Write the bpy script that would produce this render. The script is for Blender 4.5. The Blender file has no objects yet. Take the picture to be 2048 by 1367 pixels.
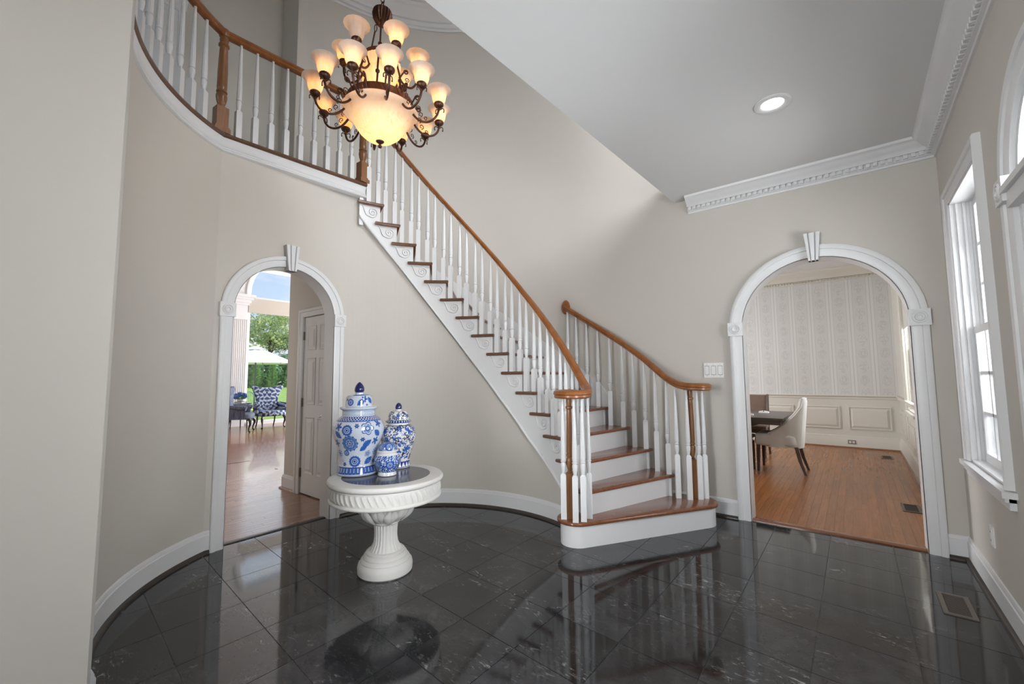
import bpy, bmesh, random
import numpy as np
from math import *
from mathutils import Vector, Matrix
D = bpy.data
SC = bpy.context.scene
COL = SC.collection
random.seed(7)

# ------------------------------------------------------------------ camera
CAM_POS = Vector((0.0, 0.0, 1.21))
cam = D.cameras.new('camera')
cam.sensor_fit = 'HORIZONTAL'
cam.sensor_width = 36.0
cam.lens = 855.0 / 2048.0 * 36.0
cam.clip_start = 0.02
cam.clip_end = 300
co = D.objects.new('camera', cam)
COL.objects.link(co)
vy = Vector((684.0, -63.5, -855.0)).normalized()
vx = Vector((1077.0, 76.5, 855.0))
vx = (vx - vy * vx.dot(vy)).normalized()
vz = vx.cross(vy)
M3 = Matrix((vx, vy, vz))
co.matrix_world = Matrix.Translation(CAM_POS) @ M3.to_4x4()
SC.camera = co

# ------------------------------------------------------------------ view, world, sun, daylight
SC.view_settings.view_transform = 'Standard'
SC.view_settings.look = 'None'
SC.view_settings.gamma = 1.0
SC.view_settings.use_curve_mapping = False
SC.view_settings.exposure = 0.7
SC.cycles.max_bounces = 9

W = D.worlds.new('sky')
SC.world = W
W.use_nodes = True
nt = W.node_tree
nt.nodes.clear()
out = nt.nodes.new('ShaderNodeOutputWorld')
bg = nt.nodes.new('ShaderNodeBackground')
bg.inputs['Strength'].default_value = 0.75
tc = nt.nodes.new('ShaderNodeTexCoord')
sep = nt.nodes.new('ShaderNodeSeparateXYZ')
nt.links.new(tc.outputs['Generated'], sep.inputs[0])
grad = nt.nodes.new('ShaderNodeValToRGB')
grad.color_ramp.elements[0].position = 0.0
grad.color_ramp.elements[0].color = (0.62, 0.74, 0.86, 1)
grad.color_ramp.elements[1].position = 0.45
grad.color_ramp.elements[1].color = (0.20, 0.42, 0.80, 1)
nt.links.new(sep.outputs['Z'], grad.inputs[0])
mp = nt.nodes.new('ShaderNodeMapping')
mp.inputs['Scale'].default_value = (1, 1, 3.2)
nt.links.new(tc.outputs['Generated'], mp.inputs[0])
nz = nt.nodes.new('ShaderNodeTexNoise')
nz.inputs['Scale'].default_value = 5.0
nz.inputs['Detail'].default_value = 7
nt.links.new(mp.outputs[0], nz.inputs[0])
cr = nt.nodes.new('ShaderNodeValToRGB')
cr.color_ramp.elements[0].position = 0.47
cr.color_ramp.elements[1].position = 0.66
nt.links.new(nz.outputs['Fac'], cr.inputs[0])
mx = nt.nodes.new('ShaderNodeMixRGB')
mx.inputs[2].default_value = (0.86, 0.88, 0.93, 1)
nt.links.new(cr.outputs[0], mx.inputs[0])
nt.links.new(grad.outputs[0], mx.inputs[1])
nt.links.new(mx.outputs[0], bg.inputs['Color'])
nt.links.new(bg.outputs[0], out.inputs[0])

sun = D.lights.new('sun', 'SUN')
sun.energy = 5.0
sun.angle = 0.02
sun.color = (1.0, 0.95, 0.86)
so = D.objects.new('sun', sun)
COL.objects.link(so)
so.rotation_euler = Vector((0.12, -1.0, -1.15)).to_track_quat('-Z', 'Y').to_euler()

def area(name, loc, direction, sx, sy, watts, col=(1, 1, 1), spread=180):
    l = D.lights.new(name, 'AREA')
    l.shape = 'RECTANGLE'
    l.size = sx
    l.size_y = sy
    l.energy = watts
    l.color = col
    l.spread = radians(spread)
    o = D.objects.new(name, l)
    COL.objects.link(o)
    o.location = loc
    o.rotation_euler = Vector(direction).to_track_quat('-Z', 'Z').to_euler()
    return o

DAY = (0.97, 0.98, 1.0)
# daylight entering through the windows, plus added fill lamps (all stand outside the walls)
area('daylight_upper_window', (1.0, 2.5, 4.35), (-1, 0.45, -0.45), 2.0, 1.3, 52, DAY, 98)
area('daylight_foyer_window', (1.0, 3.4, 1.6), (-1, -0.1, -0.1), 0.8, 1.5, 38, DAY)
area('daylight_door_transom', (0.95, 2.11, 2.1), (-1, 0, -0.1), 0.7, 0.6, 20, DAY)
area('fill_near', (0.95, 0.9, 1.5), (-1, 0.5, 0.05), 0.9, 1.6, 42, DAY, 92)  # added fill for the left walls, aimed past the near wall
area('fill_rear', (-1.38, -2.62, 1.5), (0.08, 1, 0.28), 0.9, 2.2, 112, DAY)  # added soft fill from behind the camera
area('daylight_dining_window', (0.95, 7.0, 1.6), (-1, 0.25, -0.1), 1.1, 1.5, 90, DAY)
area('daylight_dining_side_window', (-4.85, 6.6, 1.6), (1, 0, -0.05), 1.8, 1.6, 95, DAY)
area('daylight_great_room_window', (-12.9, 5.6, 2.3), (1, -0.05, -0.12), 3.6, 3.4, 30, DAY)
area('fill_great_room_side', (-9.3, 8.8, 2.0), (0.1, -1, -0.05), 4.0, 3.0, 330, DAY)  # added fill for the great room, through an unseen opening
area('daylight_gallery_window', (-4.2, -3.6, 4.4), (0.15, 1, -0.05), 1.6, 1.5, 14, DAY)

# ------------------------------------------------------------------ helpers
class MB:
    def __init__(s):
        s.v = []
        s.f = []
    def add(s, vs, fs):
        o = len(s.v)
        s.v += [tuple(v) for v in vs]
        s.f += [tuple(i + o for i in f) for f in fs]
        return s
    def box(s, a, b):
        x0, y0, z0 = a
        x1, y1, z1 = b
        return s.add([(x0, y0, z0), (x1, y0, z0), (x1, y1, z0), (x0, y1, z0), (x0, y0, z1), (x1, y0, z1), (x1, y1, z1), (x0, y1, z1)],
                     [(0, 3, 2, 1), (4, 5, 6, 7), (0, 1, 5, 4), (1, 2, 6, 5), (2, 3, 7, 6), (3, 0, 4, 7)])
    def cbox(s, c, d):
        return s.box([c[i] - d[i] / 2 for i in range(3)], [c[i] + d[i] / 2 for i in range(3)])
    def prism(s, poly, z0, z1, inset=0.0):
        n = len(poly)
        a = sum(poly[i][0] * poly[(i + 1) % n][1] - poly[(i + 1) % n][0] * poly[i][1] for i in range(n))
        if a < 0:
            poly = poly[::-1]
        zz0 = z0 if callable(z0) else (lambda x, y: z0)
        zz1 = z1 if callable(z1) else (lambda x, y: z1)
        vs = [(x, y, zz0(x, y)) for x, y in poly] + [(x, y, zz1(x, y)) for x, y in poly]
        fs = [tuple(range(n))[::-1], tuple(range(n, 2 * n))]
        fs += [(i, (i + 1) % n, n + (i + 1) % n, n + i) for i in range(n)]
        return s.add(vs, fs)
    def round_prism(s, poly, z0, z1, e=0.009, seg=3):
        # slab whose rim is rounded: stack of inset outlines
        n = len(poly)
        a = sum(poly[i][0] * poly[(i + 1) % n][1] - poly[(i + 1) % n][0] * poly[i][1] for i in range(n))
        if a < 0:
            poly = poly[::-1]
        lev = [(z0 + e * (1 - cos(t)), e * (1 - sin(t))) for t in [i * pi / 2 / seg for i in range(seg + 1)]]
        lev += [(z1 - e * (1 - cos(t)), e * (1 - sin(t))) for t in [pi / 2 - i * pi / 2 / seg for i in range(seg + 1)]]
        P = [Vector(p) for p in poly]
        off = []
        for i in range(n):
            d0 = (P[i] - P[i - 1]).normalized()
            d1 = (P[(i + 1) % n] - P[i]).normalized()
            n0 = Vector((-d0.y, d0.x))
            n1 = Vector((-d1.y, d1.x))
            m = n0 + n1
            m = m.normalized() if m.length > 1e-6 else n0
            off.append(m / max(0.5, m.dot(n0)))
        vs = []
        for z, k in lev:
            vs += [(P[i].x + off[i].x * k, P[i].y + off[i].y * k, z) for i in range(n)]
        L = len(lev)
        fs = [tuple(range(n))[::-1], tuple(range((L - 1) * n, L * n))]
        for l in range(L - 1):
            fs += [(l * n + i, l * n + (i + 1) % n, (l + 1) * n + (i + 1) % n, (l + 1) * n + i) for i in range(n)]
        return s.add(vs, fs)
    def lathe(s, prof, n=32, c=(0, 0, 0), flute=None, capb=True, capt=True, sx=1, sy=1):
        vs = []
        for j, (r, z) in enumerate(prof):
            for i in range(n):
                a = 2 * pi * i / n
                rr = r * (flute(a, z) if flute else 1)
                vs.append((c[0] + rr * cos(a) * sx, c[1] + rr * sin(a) * sy, c[2] + z))
        fs = []
        m = len(prof)
        for j in range(m - 1):
            for i in range(n):
                k = (i + 1) % n
                fs.append((j * n + i, j * n + k, (j + 1) * n + k, (j + 1) * n + i))
        if capb:
            fs.append(tuple(range(n))[::-1])
        if capt:
            fs.append(tuple(range((m - 1) * n, m * n)))
        return s.add(vs, fs)
    def tube(s, pts, r, n=8, closed=False, caps=True):
        P = [Vector(p) for p in pts]
        m = len(P)
        rs = r if isinstance(r, (list, tuple)) else [r] * m
        T = []
        for i in range(m):
            if closed:
                t = P[(i + 1) % m] - P[i - 1]
            else:
                t = P[min(i + 1, m - 1)] - P[max(i - 1, 0)]
            T.append(t.normalized() if t.length > 1e-9 else Vector((0, 0, 1)))
        u = T[0].orthogonal().normalized()
        vs = []
        for i in range(m):
            u = (u - T[i] * u.dot(T[i]))
            u = u.normalized() if u.length > 1e-6 else T[i].orthogonal().normalized()
            w = T[i].cross(u)
            for k in range(n):
                a = 2 * pi * k / n
                vs.append(P[i] + (u * cos(a) + w * sin(a)) * rs[i])
        fs = []
        for i in range(m if closed else m - 1):
            a = i * n
            b = ((i + 1) % m) * n
            fs += [(a + k, a + (k + 1) % n, b + (k + 1) % n, b + k) for k in range(n)]
        if not closed and caps:
            fs.append(tuple(range(n))[::-1])
            fs.append(tuple(range((m - 1) * n, m * n)))
        return s.add(vs, fs)
    def sweep(s, prof, path, closed=False, caps=True, side=1):
        # prof: (u, w): u to the left of travel (side=1), w up; path 3D points
        P = [Vector(p) if len(p) == 3 else Vector((p[0], p[1], 0)) for p in path]
        m = len(P)
        n = len(prof)
        vs = []
        for i in range(m):
            def tan(a, b):
                d = P[b] - P[a]
                d.z = 0
                return d.normalized()
            if closed:
                d0, d1 = tan((i - 1) % m, i), tan(i, (i + 1) % m)
            else:
                d0 = tan(i - 1, i) if i > 0 else tan(0, 1)
                d1 = tan(i, i + 1) if i < m - 1 else d0
            n0 = Vector((-d0.y, d0.x, 0))
            n1 = Vector((-d1.y, d1.x, 0))
            q = n0 + n1
            q = q.normalized() if q.length > 1e-6 else n0
            q = q / max(0.35, q.dot(n0)) * side
            for u, w in prof:
                vs.append(P[i] + q * u + Vector((0, 0, w)))
        fs = []
        for i in range(m if closed else m - 1):
            a = i * n
            b = ((i + 1) % m) * n
            fs += [(a + k, b + k, b + (k + 1) % n, a + (k + 1) % n) for k in range(n)]
        if not closed and caps:
            fs.append(tuple(range(n)))
            fs.append(tuple(range((m - 1) * n, m * n))[::-1])
        return s.add(vs, fs)
    def xf(s, M):
        s.v = [tuple(M @ Vector(v)) for v in s.v]
        return s
    def join(s, o):
        return s.add(o.v, o.f)
    def mesh(s, name, mat, smooth=40):
        me = D.meshes.new(name)
        me.from_pydata(s.v, [], s.f)
        bm = bmesh.new()
        bm.from_mesh(me)
        bmesh.ops.recalc_face_normals(bm, faces=bm.faces)
        bm.to_mesh(me)
        bm.free()
        if smooth:
            me.polygons.foreach_set('use_smooth', [True] * len(me.polygons))
            me.set_sharp_from_angle(angle=radians(smooth))
        if mat:
            me.materials.append(M[mat] if isinstance(mat, str) else mat)
        return me
    def build(s, name, mat, parent=None, world=True, smooth=40, loc=None, rot=None):
        return link(name, s.mesh(name, mat, smooth), parent, world, loc, rot)

def wloc(p):
    v = Vector((0, 0, 0))
    while p:
        v += p.location
        p = p.parent
    return v

def link(name, me, parent=None, world=True, loc=None, rot=None):
    o = D.objects.new(name, me)
    COL.objects.link(o)
    l = Vector(loc) if loc is not None else Vector((0, 0, 0))
    if parent:
        o.parent = parent
        if world:
            l = l - wloc(parent)
    o.location = l
    if rot is not None:
        o.rotation_euler = rot if isinstance(rot, (tuple, list)) else (0, 0, rot)
    return o

def tag(o, label, cat, group=None, kind=None):
    o['label'] = label
    o['category'] = cat
    if group:
        o['group'] = group
    if kind:
        o['kind'] = kind
    return o

def thing(name, label, cat, loc=(0, 0, 0), rz=0, group=None, kind=None):
    o = D.objects.new(name, None)
    COL.objects.link(o)
    o.location = loc
    o.rotation_euler = (0, 0, rz)
    o.empty_display_size = 0.1
    return tag(o, label, cat, group, kind)

def copy_tree(o, parent=None):
    c = o.copy()
    COL.objects.link(c)
    c.parent = parent
    for ch in list(o.children):
        copy_tree(ch, c)
    return c

def arc(c, r, a0, a1, n, z=None):
    ps = [(c[0] + r * cos(radians(a0 + (a1 - a0) * i / n)), c[1] + r * sin(radians(a0 + (a1 - a0) * i / n))) for i in range(n + 1)]
    return ps if z is None else [(x, y, z) for x, y in ps]

def lerp(xs, ys, x):
    return float(np.interp(x, xs, ys))

# ------------------------------------------------------------------ materials
M = {}
class NT:
    def __init__(s, name):
        s.m = D.materials.new(name)
        s.m.use_nodes = True
        s.t = s.m.node_tree
        s.b = s.t.nodes['Principled BSDF']
        s.o = s.t.nodes['Material Output']
        M[name] = s.m
    def n(s, ty, **kw):
        x = s.t.nodes.new('ShaderNode' + ty)
        for k, v in kw.items():
            setattr(x, k, v)
        return x
    def l(s, a, b):
        s.t.links.new(a, b)
    def val(s, x, v):
        if hasattr(v, 'is_linked') or hasattr(v, 'links'):
            s.l(v, x)
        else:
            x.default_value = v
    def math(s, op, a, b=None, c=None, clamp=False):
        x = s.n('Math', operation=op, use_clamp=clamp)
        s.val(x.inputs[0], a)
        if b is not None:
            s.val(x.inputs[1], b)
        if c is not None:
            s.val(x.inputs[2], c)
        return x.outputs[0]
    def mix(s, fac, a, b, mode='MIX'):
        x = s.n('MixRGB', blend_type=mode)
        s.val(x.inputs[0], fac)
        for i, v in ((1, a), (2, b)):
            if isinstance(v, (tuple, list)):
                x.inputs[i].default_value = (v[0], v[1], v[2], 1)
            else:
                s.l(v, x.inputs[i])
        return x.outputs[0]
    def ramp(s, fac, stops):
        x = s.n('ValToRGB')
        el = x.color_ramp.elements
        while len(el) < len(stops):
            el.new(0.5)
        for e, (p, c) in zip(el, stops):
            e.position = p
            e.color = (c[0], c[1], c[2], 1) if isinstance(c, (tuple, list)) else (c, c, c, 1)
        s.l(fac, x.inputs[0])
        return x.outputs[0]
    def coord(s, scale=(1, 1, 1), which='Object', rot=(0, 0, 0), rnd=False):
        t = s.n('TexCoord')
        mp = s.n('Mapping')
        mp.inputs['Scale'].default_value = scale
        mp.inputs['Rotation'].default_value = rot
        src = t.outputs[which]
        if rnd:
            oi = s.n('ObjectInfo')
            v = s.n('VectorMath', operation='ADD')
            m = s.math('MULTIPLY', oi.outputs['Random'], 37.0)
            s.l(src, v.inputs[0])
            s.l(m, v.inputs[1])
            src = v.outputs[0]
        s.l(src, mp.inputs[0])
        return mp.outputs[0]
    def noise(s, vec, scale=5, detail=4, rough=0.55, dist=0.0):
        x = s.n('TexNoise')
        x.inputs['Scale'].default_value = scale
        x.inputs['Detail'].default_value = detail
        x.inputs['Roughness'].default_value = rough
        x.inputs['Distortion'].default_value = dist
        s.l(vec, x.inputs['Vector'])
        return x.outputs['Fac']
    def bump(s, h, strength=0.2, dist=0.01):
        x = s.n('Bump')
        x.inputs['Strength'].default_value = strength
        x.inputs['Distance'].default_value = dist
        s.l(h, x.inputs['Height'])
        s.l(x.outputs[0], s.b.inputs['Normal'])
    def base(s, c):
        if isinstance(c, (tuple, list)):
            s.b.inputs['Base Color'].default_value = (c[0], c[1], c[2], 1)
        else:
            s.l(c, s.b.inputs['Base Color'])
        return s
    def rough(s, r, metal=0.0, coat=0.0, spec=None):
        s.val(s.b.inputs['Roughness'], r)
        s.b.inputs['Metallic'].default_value = metal
        s.b.inputs['Coat Weight'].default_value = coat
        s.b.inputs['Coat Roughness'].default_value = 0.05
        if spec is not None:
            s.b.inputs['Specular IOR Level'].default_value = spec
        return s

def plain(name, c, rough=0.5, metal=0.0, coat=0.0, var=0.0, vscale=6, bump=0.0, bscale=150, spec=None):
    t = NT(name)
    if var:
        v = t.coord()
        f = t.noise(v, vscale, 4)
        t.base(t.mix(f, [x * (1 - var) for x in c], [min(1, x * (1 + var)) for x in c]))
    else:
        t.base(c)
    if bump:
        t.bump(t.noise(t.coord(), bscale, 2), bump, 0.002)
    t.rough(rough, metal, coat, spec)
    return t

plain('wall_paint', (0.60, 0.565, 0.515), 0.62, var=0.015, vscale=1.5, bump=0.05, bscale=220)
plain('trim_white', (0.74, 0.74, 0.745), 0.34, var=0.01, vscale=4)
plain('ceiling_paint', (0.72, 0.72, 0.72), 0.75, var=0.01, vscale=2)
plain('dining_trim', (0.63, 0.61, 0.55), 0.4, var=0.015, vscale=3)
plain('plate_white', (0.78, 0.775, 0.75), 0.35)
plain('dark_shoe', (0.045, 0.036, 0.03), 0.3, var=0.3, vscale=20)
plain('grout', (0.15, 0.15, 0.155), 0.6)
plain('black_gap', (0.01, 0.01, 0.01), 0.8)
plain('vent_metal', (0.22, 0.19, 0.165), 0.4, 0.5)
plain('nickel', (0.55, 0.53, 0.49), 0.25, 1.0)
plain('hinge_metal', (0.22, 0.19, 0.15), 0.4, 1.0)
plain('bronze', (0.085, 0.038, 0.024), 0.38, 0.75, var=0.35, vscale=25)
plain('bronze_red', (0.17, 0.065, 0.035), 0.36, 0.7, var=0.35, vscale=40)
plain('plaster', (0.70, 0.685, 0.655), 0.6, var=0.05, vscale=12, bump=0.15, bscale=60)
plain('cobalt_glaze', (0.008, 0.012, 0.10), 0.06, 0, 0.6)
plain('porcelain', (0.72, 0.75, 0.79), 0.1, 0, 0.5)
plain('linen', (0.60, 0.585, 0.555), 0.85, var=0.08, vscale=8, bump=0.25, bscale=400)
plain('dark_wood', (0.07, 0.042, 0.03), 0.35, var=0.35, vscale=14)
plain('chair_leg_dark', (0.02, 0.012, 0.012), 0.2, var=0.2)
plain('umbrella_cloth', (0.85, 0.85, 0.84), 0.8)
plain('pole_metal', (0.10, 0.095, 0.09), 0.4, 0.4)
plain('bark', (0.10, 0.075, 0.05), 0.9, var=0.3, vscale=9)
plain('patio_metal', (0.10, 0.22, 0.19), 0.5, 0.2)
plain('patio_stone', (0.45, 0.42, 0.38), 0.8, var=0.12, vscale=5)
plain('porch_white', (0.80, 0.80, 0.81), 0.5)
plain('shade_fabric', (0.50, 0.455, 0.40), 0.9, bump=0.2, bscale=300)
plain('book_paper', (0.70, 0.69, 0.66), 0.8)
plain('brown_leather', (0.16, 0.105, 0.075), 0.5, var=0.15, vscale=15)

def wood(name, c0, c1, rough=0.3, scale=(14, 14, 1.2), coat=0.0, rnd=True, amp=0.5):
    t = NT(name)
    v = t.coord(scale, rnd=rnd)
    a = t.noise(v, 1.6, 6, 0.6, 0.6)
    b = t.noise(t.coord(tuple(x * 2.5 for x in scale), rnd=rnd), 2.5, 3, 0.6)
    g = t.math('ADD', t.math('MULTIPLY', a, 0.7), t.math('MULTIPLY', b, 0.3))
    col = t.ramp(g, [(0.5 - amp * 0.42, c0), (0.5 + amp * 0.42, c1)])
    if rnd:
        oi = t.n('ObjectInfo')
        k = t.math('MULTIPLY_ADD', oi.outputs['Random'], 0.22, 0.89)
        hs = t.n('HueSaturation')
        t.l(k, hs.inputs['Value'])
        t.l(col, hs.inputs['Color'])
        col = hs.outputs[0]
    t.base(col)
    t.rough(rough, 0, coat)
    return t

wood('oak_rail', (0.19, 0.060, 0.014), (0.36, 0.13, 0.034), 0.3, (10, 10, 3), 0.15, rnd=False)
wood('oak_newel', (0.16, 0.065, 0.022), (0.31, 0.14, 0.055), 0.3, (30, 30, 3), 0.2, rnd=False)
wood('oak_tread', (0.16, 0.052, 0.020), (0.30, 0.11, 0.046), 0.18, (6, 26, 20), 0.3)
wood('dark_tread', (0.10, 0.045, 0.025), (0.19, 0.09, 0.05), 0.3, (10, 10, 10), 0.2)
wood('floor_oak', (0.24, 0.085, 0.022), (0.37, 0.145, 0.045), 0.27, (28, 1.6, 10), 0.0)
M['floor_oak'].node_tree.nodes['Principled BSDF'].inputs['Specular IOR Level'].default_value = 0.38
wood('floor_oak_hall', (0.22, 0.10, 0.055), (0.36, 0.185, 0.11), 0.24, (28, 1.6, 10), 0.25)
wood('threshold', (0.16, 0.055, 0.022), (0.28, 0.11, 0.045), 0.2, (1.6, 28, 10), 0.4, rnd=False)
wood('table_wood', (0.05, 0.037, 0.03), (0.105, 0.08, 0.065), 0.35, (3, 30, 20), 0.1, rnd=False)

# polished near-black stone tiles with pale flecks
t = NT('black_marble')
v = t.coord((1, 1, 1), rnd=True)
cloud = t.noise(v, 5, 6, 0.62, 0.7)
basec = t.ramp(cloud, [(0.3, (0.014, 0.014, 0.015)), (0.55, (0.036, 0.036, 0.039)), (0.8, (0.062, 0.062, 0.067))])
streak = t.noise(t.coord((9, 20, 10), rnd=True, rot=(0, 0, 0.6)), 2.0, 6, 0.7, 1.2)
mask = t.noise(t.coord((1, 1, 1), rnd=True), 3.2, 3, 0.6, 0.5)
sm = t.math('MULTIPLY', t.ramp(streak, [(0.56, 0.0), (0.72, 1.0)]), t.ramp(mask, [(0.50, 0.0), (0.68, 1.0)]))
col = t.mix(sm, basec, (0.52, 0.52, 0.52))
fine = t.noise(t.coord((16, 60, 10), rnd=True, rot=(0, 0, 0.35)), 1.6, 4, 0.6, 0.6)
fm = t.math('MULTIPLY', t.ramp(fine, [(0.58, 0.0), (0.85, 1.0)]), 0.25)
col = t.mix(fm, col, (0.22, 0.22, 0.225))
oi = t.n('ObjectInfo')
hs = t.n('HueSaturation')
t.l(t.math('MULTIPLY_ADD', oi.outputs['Random'], 0.5, 0.75), hs.inputs['Value'])
t.l(col, hs.inputs['Color'])
t.base(hs.outputs[0])
t.rough(0.06, 0, 0, 0.5)

# small dark stone inlay of the pedestal table
t = NT('slate_inlay')
v = t.coord()
t.base(t.ramp(t.noise(v, 16, 6, 0.65, 0.6), [(0.3, (0.045, 0.045, 0.055)), (0.65, (0.12, 0.118, 0.13)), (0.8, (0.22, 0.21, 0.22))]))
t.rough(0.16)

# clear window glass
def glassmat(name, tint, gl=0.08):
    t = NT(name)
    tr = t.n('BsdfTransparent')
    tr.inputs[0].default_value = (*tint, 1)
    g = t.n('BsdfGlossy')
    g.inputs['Roughness'].default_value = 0.02
    mixn = t.n('MixShader')
    lw = t.n('LayerWeight')
    lw.inputs[0].default_value = 0.25
    t.l(t.math('MULTIPLY_ADD', lw.outputs['Fresnel'], 0.6, gl * 0.5, clamp=True), mixn.inputs[0])
    t.l(tr.outputs[0], mixn.inputs[1])
    t.l(g.outputs[0], mixn.inputs[2])
    t.l(mixn.outputs[0], t.o.inputs[0])
glassmat('pane_glass', (0.96, 0.97, 0.97))
glassmat('table_glass', (0.80, 0.90, 0.88), 0.2)

# lit alabaster glass of the chandelier
t = NT('alabaster')
v = t.coord()
f = t.noise(v, 9, 5, 0.6, 1.5)
c = t.ramp(f, [(0.3, (0.90, 0.74, 0.60)), (0.55, (0.93, 0.84, 0.76)), (0.75, (0.86, 0.62, 0.44))])
t.base(c)
tl = t.n('BsdfTranslucent')
t.l(c, tl.inputs[0])
ms = t.n('MixShader')
ms.inputs[0].default_value = 0.55
t.l(t.b.outputs[0], ms.inputs[1])
t.l(tl.outputs[0], ms.inputs[2])
t.l(ms.outputs[0], t.o.inputs[0])
t.rough(0.25)

# emitters: the ceiling spot's lens
t = NT('lamp_lens')
t.base((0.9, 0.9, 0.9))
t.b.inputs['Emission Color'].default_value = (1, 0.98, 0.94, 1)
t.b.inputs['Emission Strength'].default_value = 4.0

# printed wallpaper: pale stripes with a damask column in each
t = NT('wallpaper')
tcn = t.n('TexCoord')
sp = t.n('SeparateXYZ')
t.l(tcn.outputs['Object'], sp.inputs[0])
X = sp.outputs[0]
Z = sp.outputs[2]
u = t.math('SUBTRACT', t.math('FRACT', t.math('DIVIDE', X, 0.27)), 0.5)
vv = t.math('SUBTRACT', t.math('FRACT', t.math('DIVIDE', Z, 0.44)), 0.5)
v2 = t.math('SUBTRACT', t.math('FRACT', t.math('DIVIDE', t.math('ADD', Z, 0.22), 0.44)), 0.5)
def ell(uu, wv, rx, ry, th):
    d = t.math('SQRT', t.math('ADD', t.math('POWER', t.math('DIVIDE', uu, rx), 2), t.math('POWER', t.math('DIVIDE', wv, ry), 2)))
    return t.math('LESS_THAN', t.math('ABSOLUTE', t.math('SUBTRACT', d, 1.0)), th)
au = t.math('ABSOLUTE', u)
p = ell(u, vv, 0.20, 0.17, 0.12)
p = t.math('MAXIMUM', p, ell(u, vv, 0.09, 0.11, 0.55))
p = t.math('MAXIMUM', p, ell(t.math('SUBTRACT', au, 0.11), v2, 0.10, 0.07, 0.25))
p = t.math('MAXIMUM', p, ell(t.math('SUBTRACT', au, 0.08), t.math('SUBTRACT', v2, 0.13), 0.07, 0.06, 0.3))
p = t.math('MAXIMUM', p, ell(u, t.math('ADD', v2, 0.13), 0.06, 0.07, 0.6))
nzv = t.noise(t.coord((1, 1, 1)), 55, 3)
p = t.math('MULTIPLY', p, t.math('GREATER_THAN', nzv, 0.47))
ln = t.math('GREATER_THAN', au, 0.485)
ln2 = t.math('MULTIPLY', t.math('GREATER_THAN', au, 0.33), t.math('LESS_THAN', au, 0.345))
col = t.mix(t.math('GREATER_THAN', au, 0.34), (0.60, 0.60, 0.59), (0.65, 0.65, 0.64))
col = t.mix(t.math('MULTIPLY', p, 0.34), col, (0.42, 0.405, 0.39))
col = t.mix(t.math('MULTIPLY', t.math('MAXIMUM', ln, ln2), 0.7), col, (0.40, 0.385, 0.365))
t.base(col)
t.rough(0.7)

# navy damask upholstery, and the plain ribbed navy cloth of the other chair
def damask(name, dark, light, sc):
    t = NT(name)
    tcn = t.n('TexCoord')
    sp = t.n('SeparateXYZ')
    t.l(tcn.outputs['Object'], sp.inputs[0])
    Yc = sp.outputs[1]
    Zc = sp.outputs[2]
    ay = t.math('ABSOLUTE', Yc)
    r = t.math('SQRT', t.math('ADD', t.math('POWER', Yc, 2), t.math('POWER', t.math('SUBTRACT', Zc, 0.45), 2)))
    an = t.math('ARCTAN2', ay, t.math('SUBTRACT', Zc, 0.45))
    w = t.math('SINE', t.math('ADD', t.math('MULTIPLY', r, sc), t.math('MULTIPLY', t.math('SINE', t.math('MULTIPLY', an, 7.0)), 1.9)))
    n = t.noise(t.coord((9, 9, 9)), 2, 2)
    w2 = t.math('SINE', t.math('ADD', t.math('MULTIPLY', ay, sc * 0.9), t.math('MULTIPLY', t.math('SINE', t.math('MULTIPLY', Zc, sc * 0.55)), 2.4)))
    k = t.math('GREATER_THAN', t.math('ADD', t.math('ADD', w, w2), t.math('MULTIPLY', t.math('SUBTRACT', n, 0.5), 1.2)), 0.05)
    t.base(t.mix(k, dark, light))
    t.rough(0.75)
damask('navy_damask', (0.018, 0.045, 0.13), (0.36, 0.41, 0.50), 62)
t = NT('navy_rib')
v = t.coord((60, 60, 3))
t.base(t.ramp(t.noise(v, 1.5, 3), [(0.35, (0.03, 0.045, 0.10)), (0.65, (0.17, 0.19, 0.25))]))
t.rough(0.8)

def leafmat(name, a, b):
    t = NT(name)
    v = t.coord()
    n = t.noise(v, 3.0, 4)
    c = t.ramp(n, [(0.3, a), (0.7, b)])
    t.base(c)
    tl = t.n('BsdfTranslucent')
    t.l(c, tl.inputs[0])
    ms = t.n('MixShader')
    ms.inputs[0].default_value = 0.4
    t.l(t.b.outputs[0], ms.inputs[1])
    t.l(tl.outputs[0], ms.inputs[2])
    t.l(ms.outputs[0], t.o.inputs[0])
    t.rough(0.6)
leafmat('leaf_pale', (0.34, 0.48, 0.15), (0.66, 0.70, 0.38))
leafmat('leaf_mid', (0.12, 0.30, 0.09), (0.30, 0.50, 0.18))
leafmat('leaf_dark', (0.05, 0.18, 0.07), (0.14, 0.32, 0.13))
leafmat('lawn', (0.20, 0.36, 0.07), (0.34, 0.50, 0.13))
leafmat('petal_blue', (0.03, 0.10, 0.40), (0.18, 0.34, 0.70))

# painted jars: colour comes with the lathe mesh as a colour attribute
t = NT('painted_porcelain')
at = t.n('Attribute', attribute_name='paint')
t.base(at.outputs['Color'])
t.rough(0.09, 0, 0.5)

# ------------------------------------------------------------------ the shell
C0 = (-2.32, 1.824)
C2 = (-2.35, 1.75)
R2 = 1.43
RW = 1.296
RO = 2.266
RISE = 0.179
GAL = 17 * RISE
CE = 2.85
TOP = 5.8
YB = 4.09
XR = 0.53
XL = -3.6

def struct(o, label, cat):
    return tag(o, label, cat, kind='structure')

def PR(r, a, c=C0):
    return (c[0] + r * cos(radians(a)), c[1] + r * sin(radians(a)))

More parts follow.
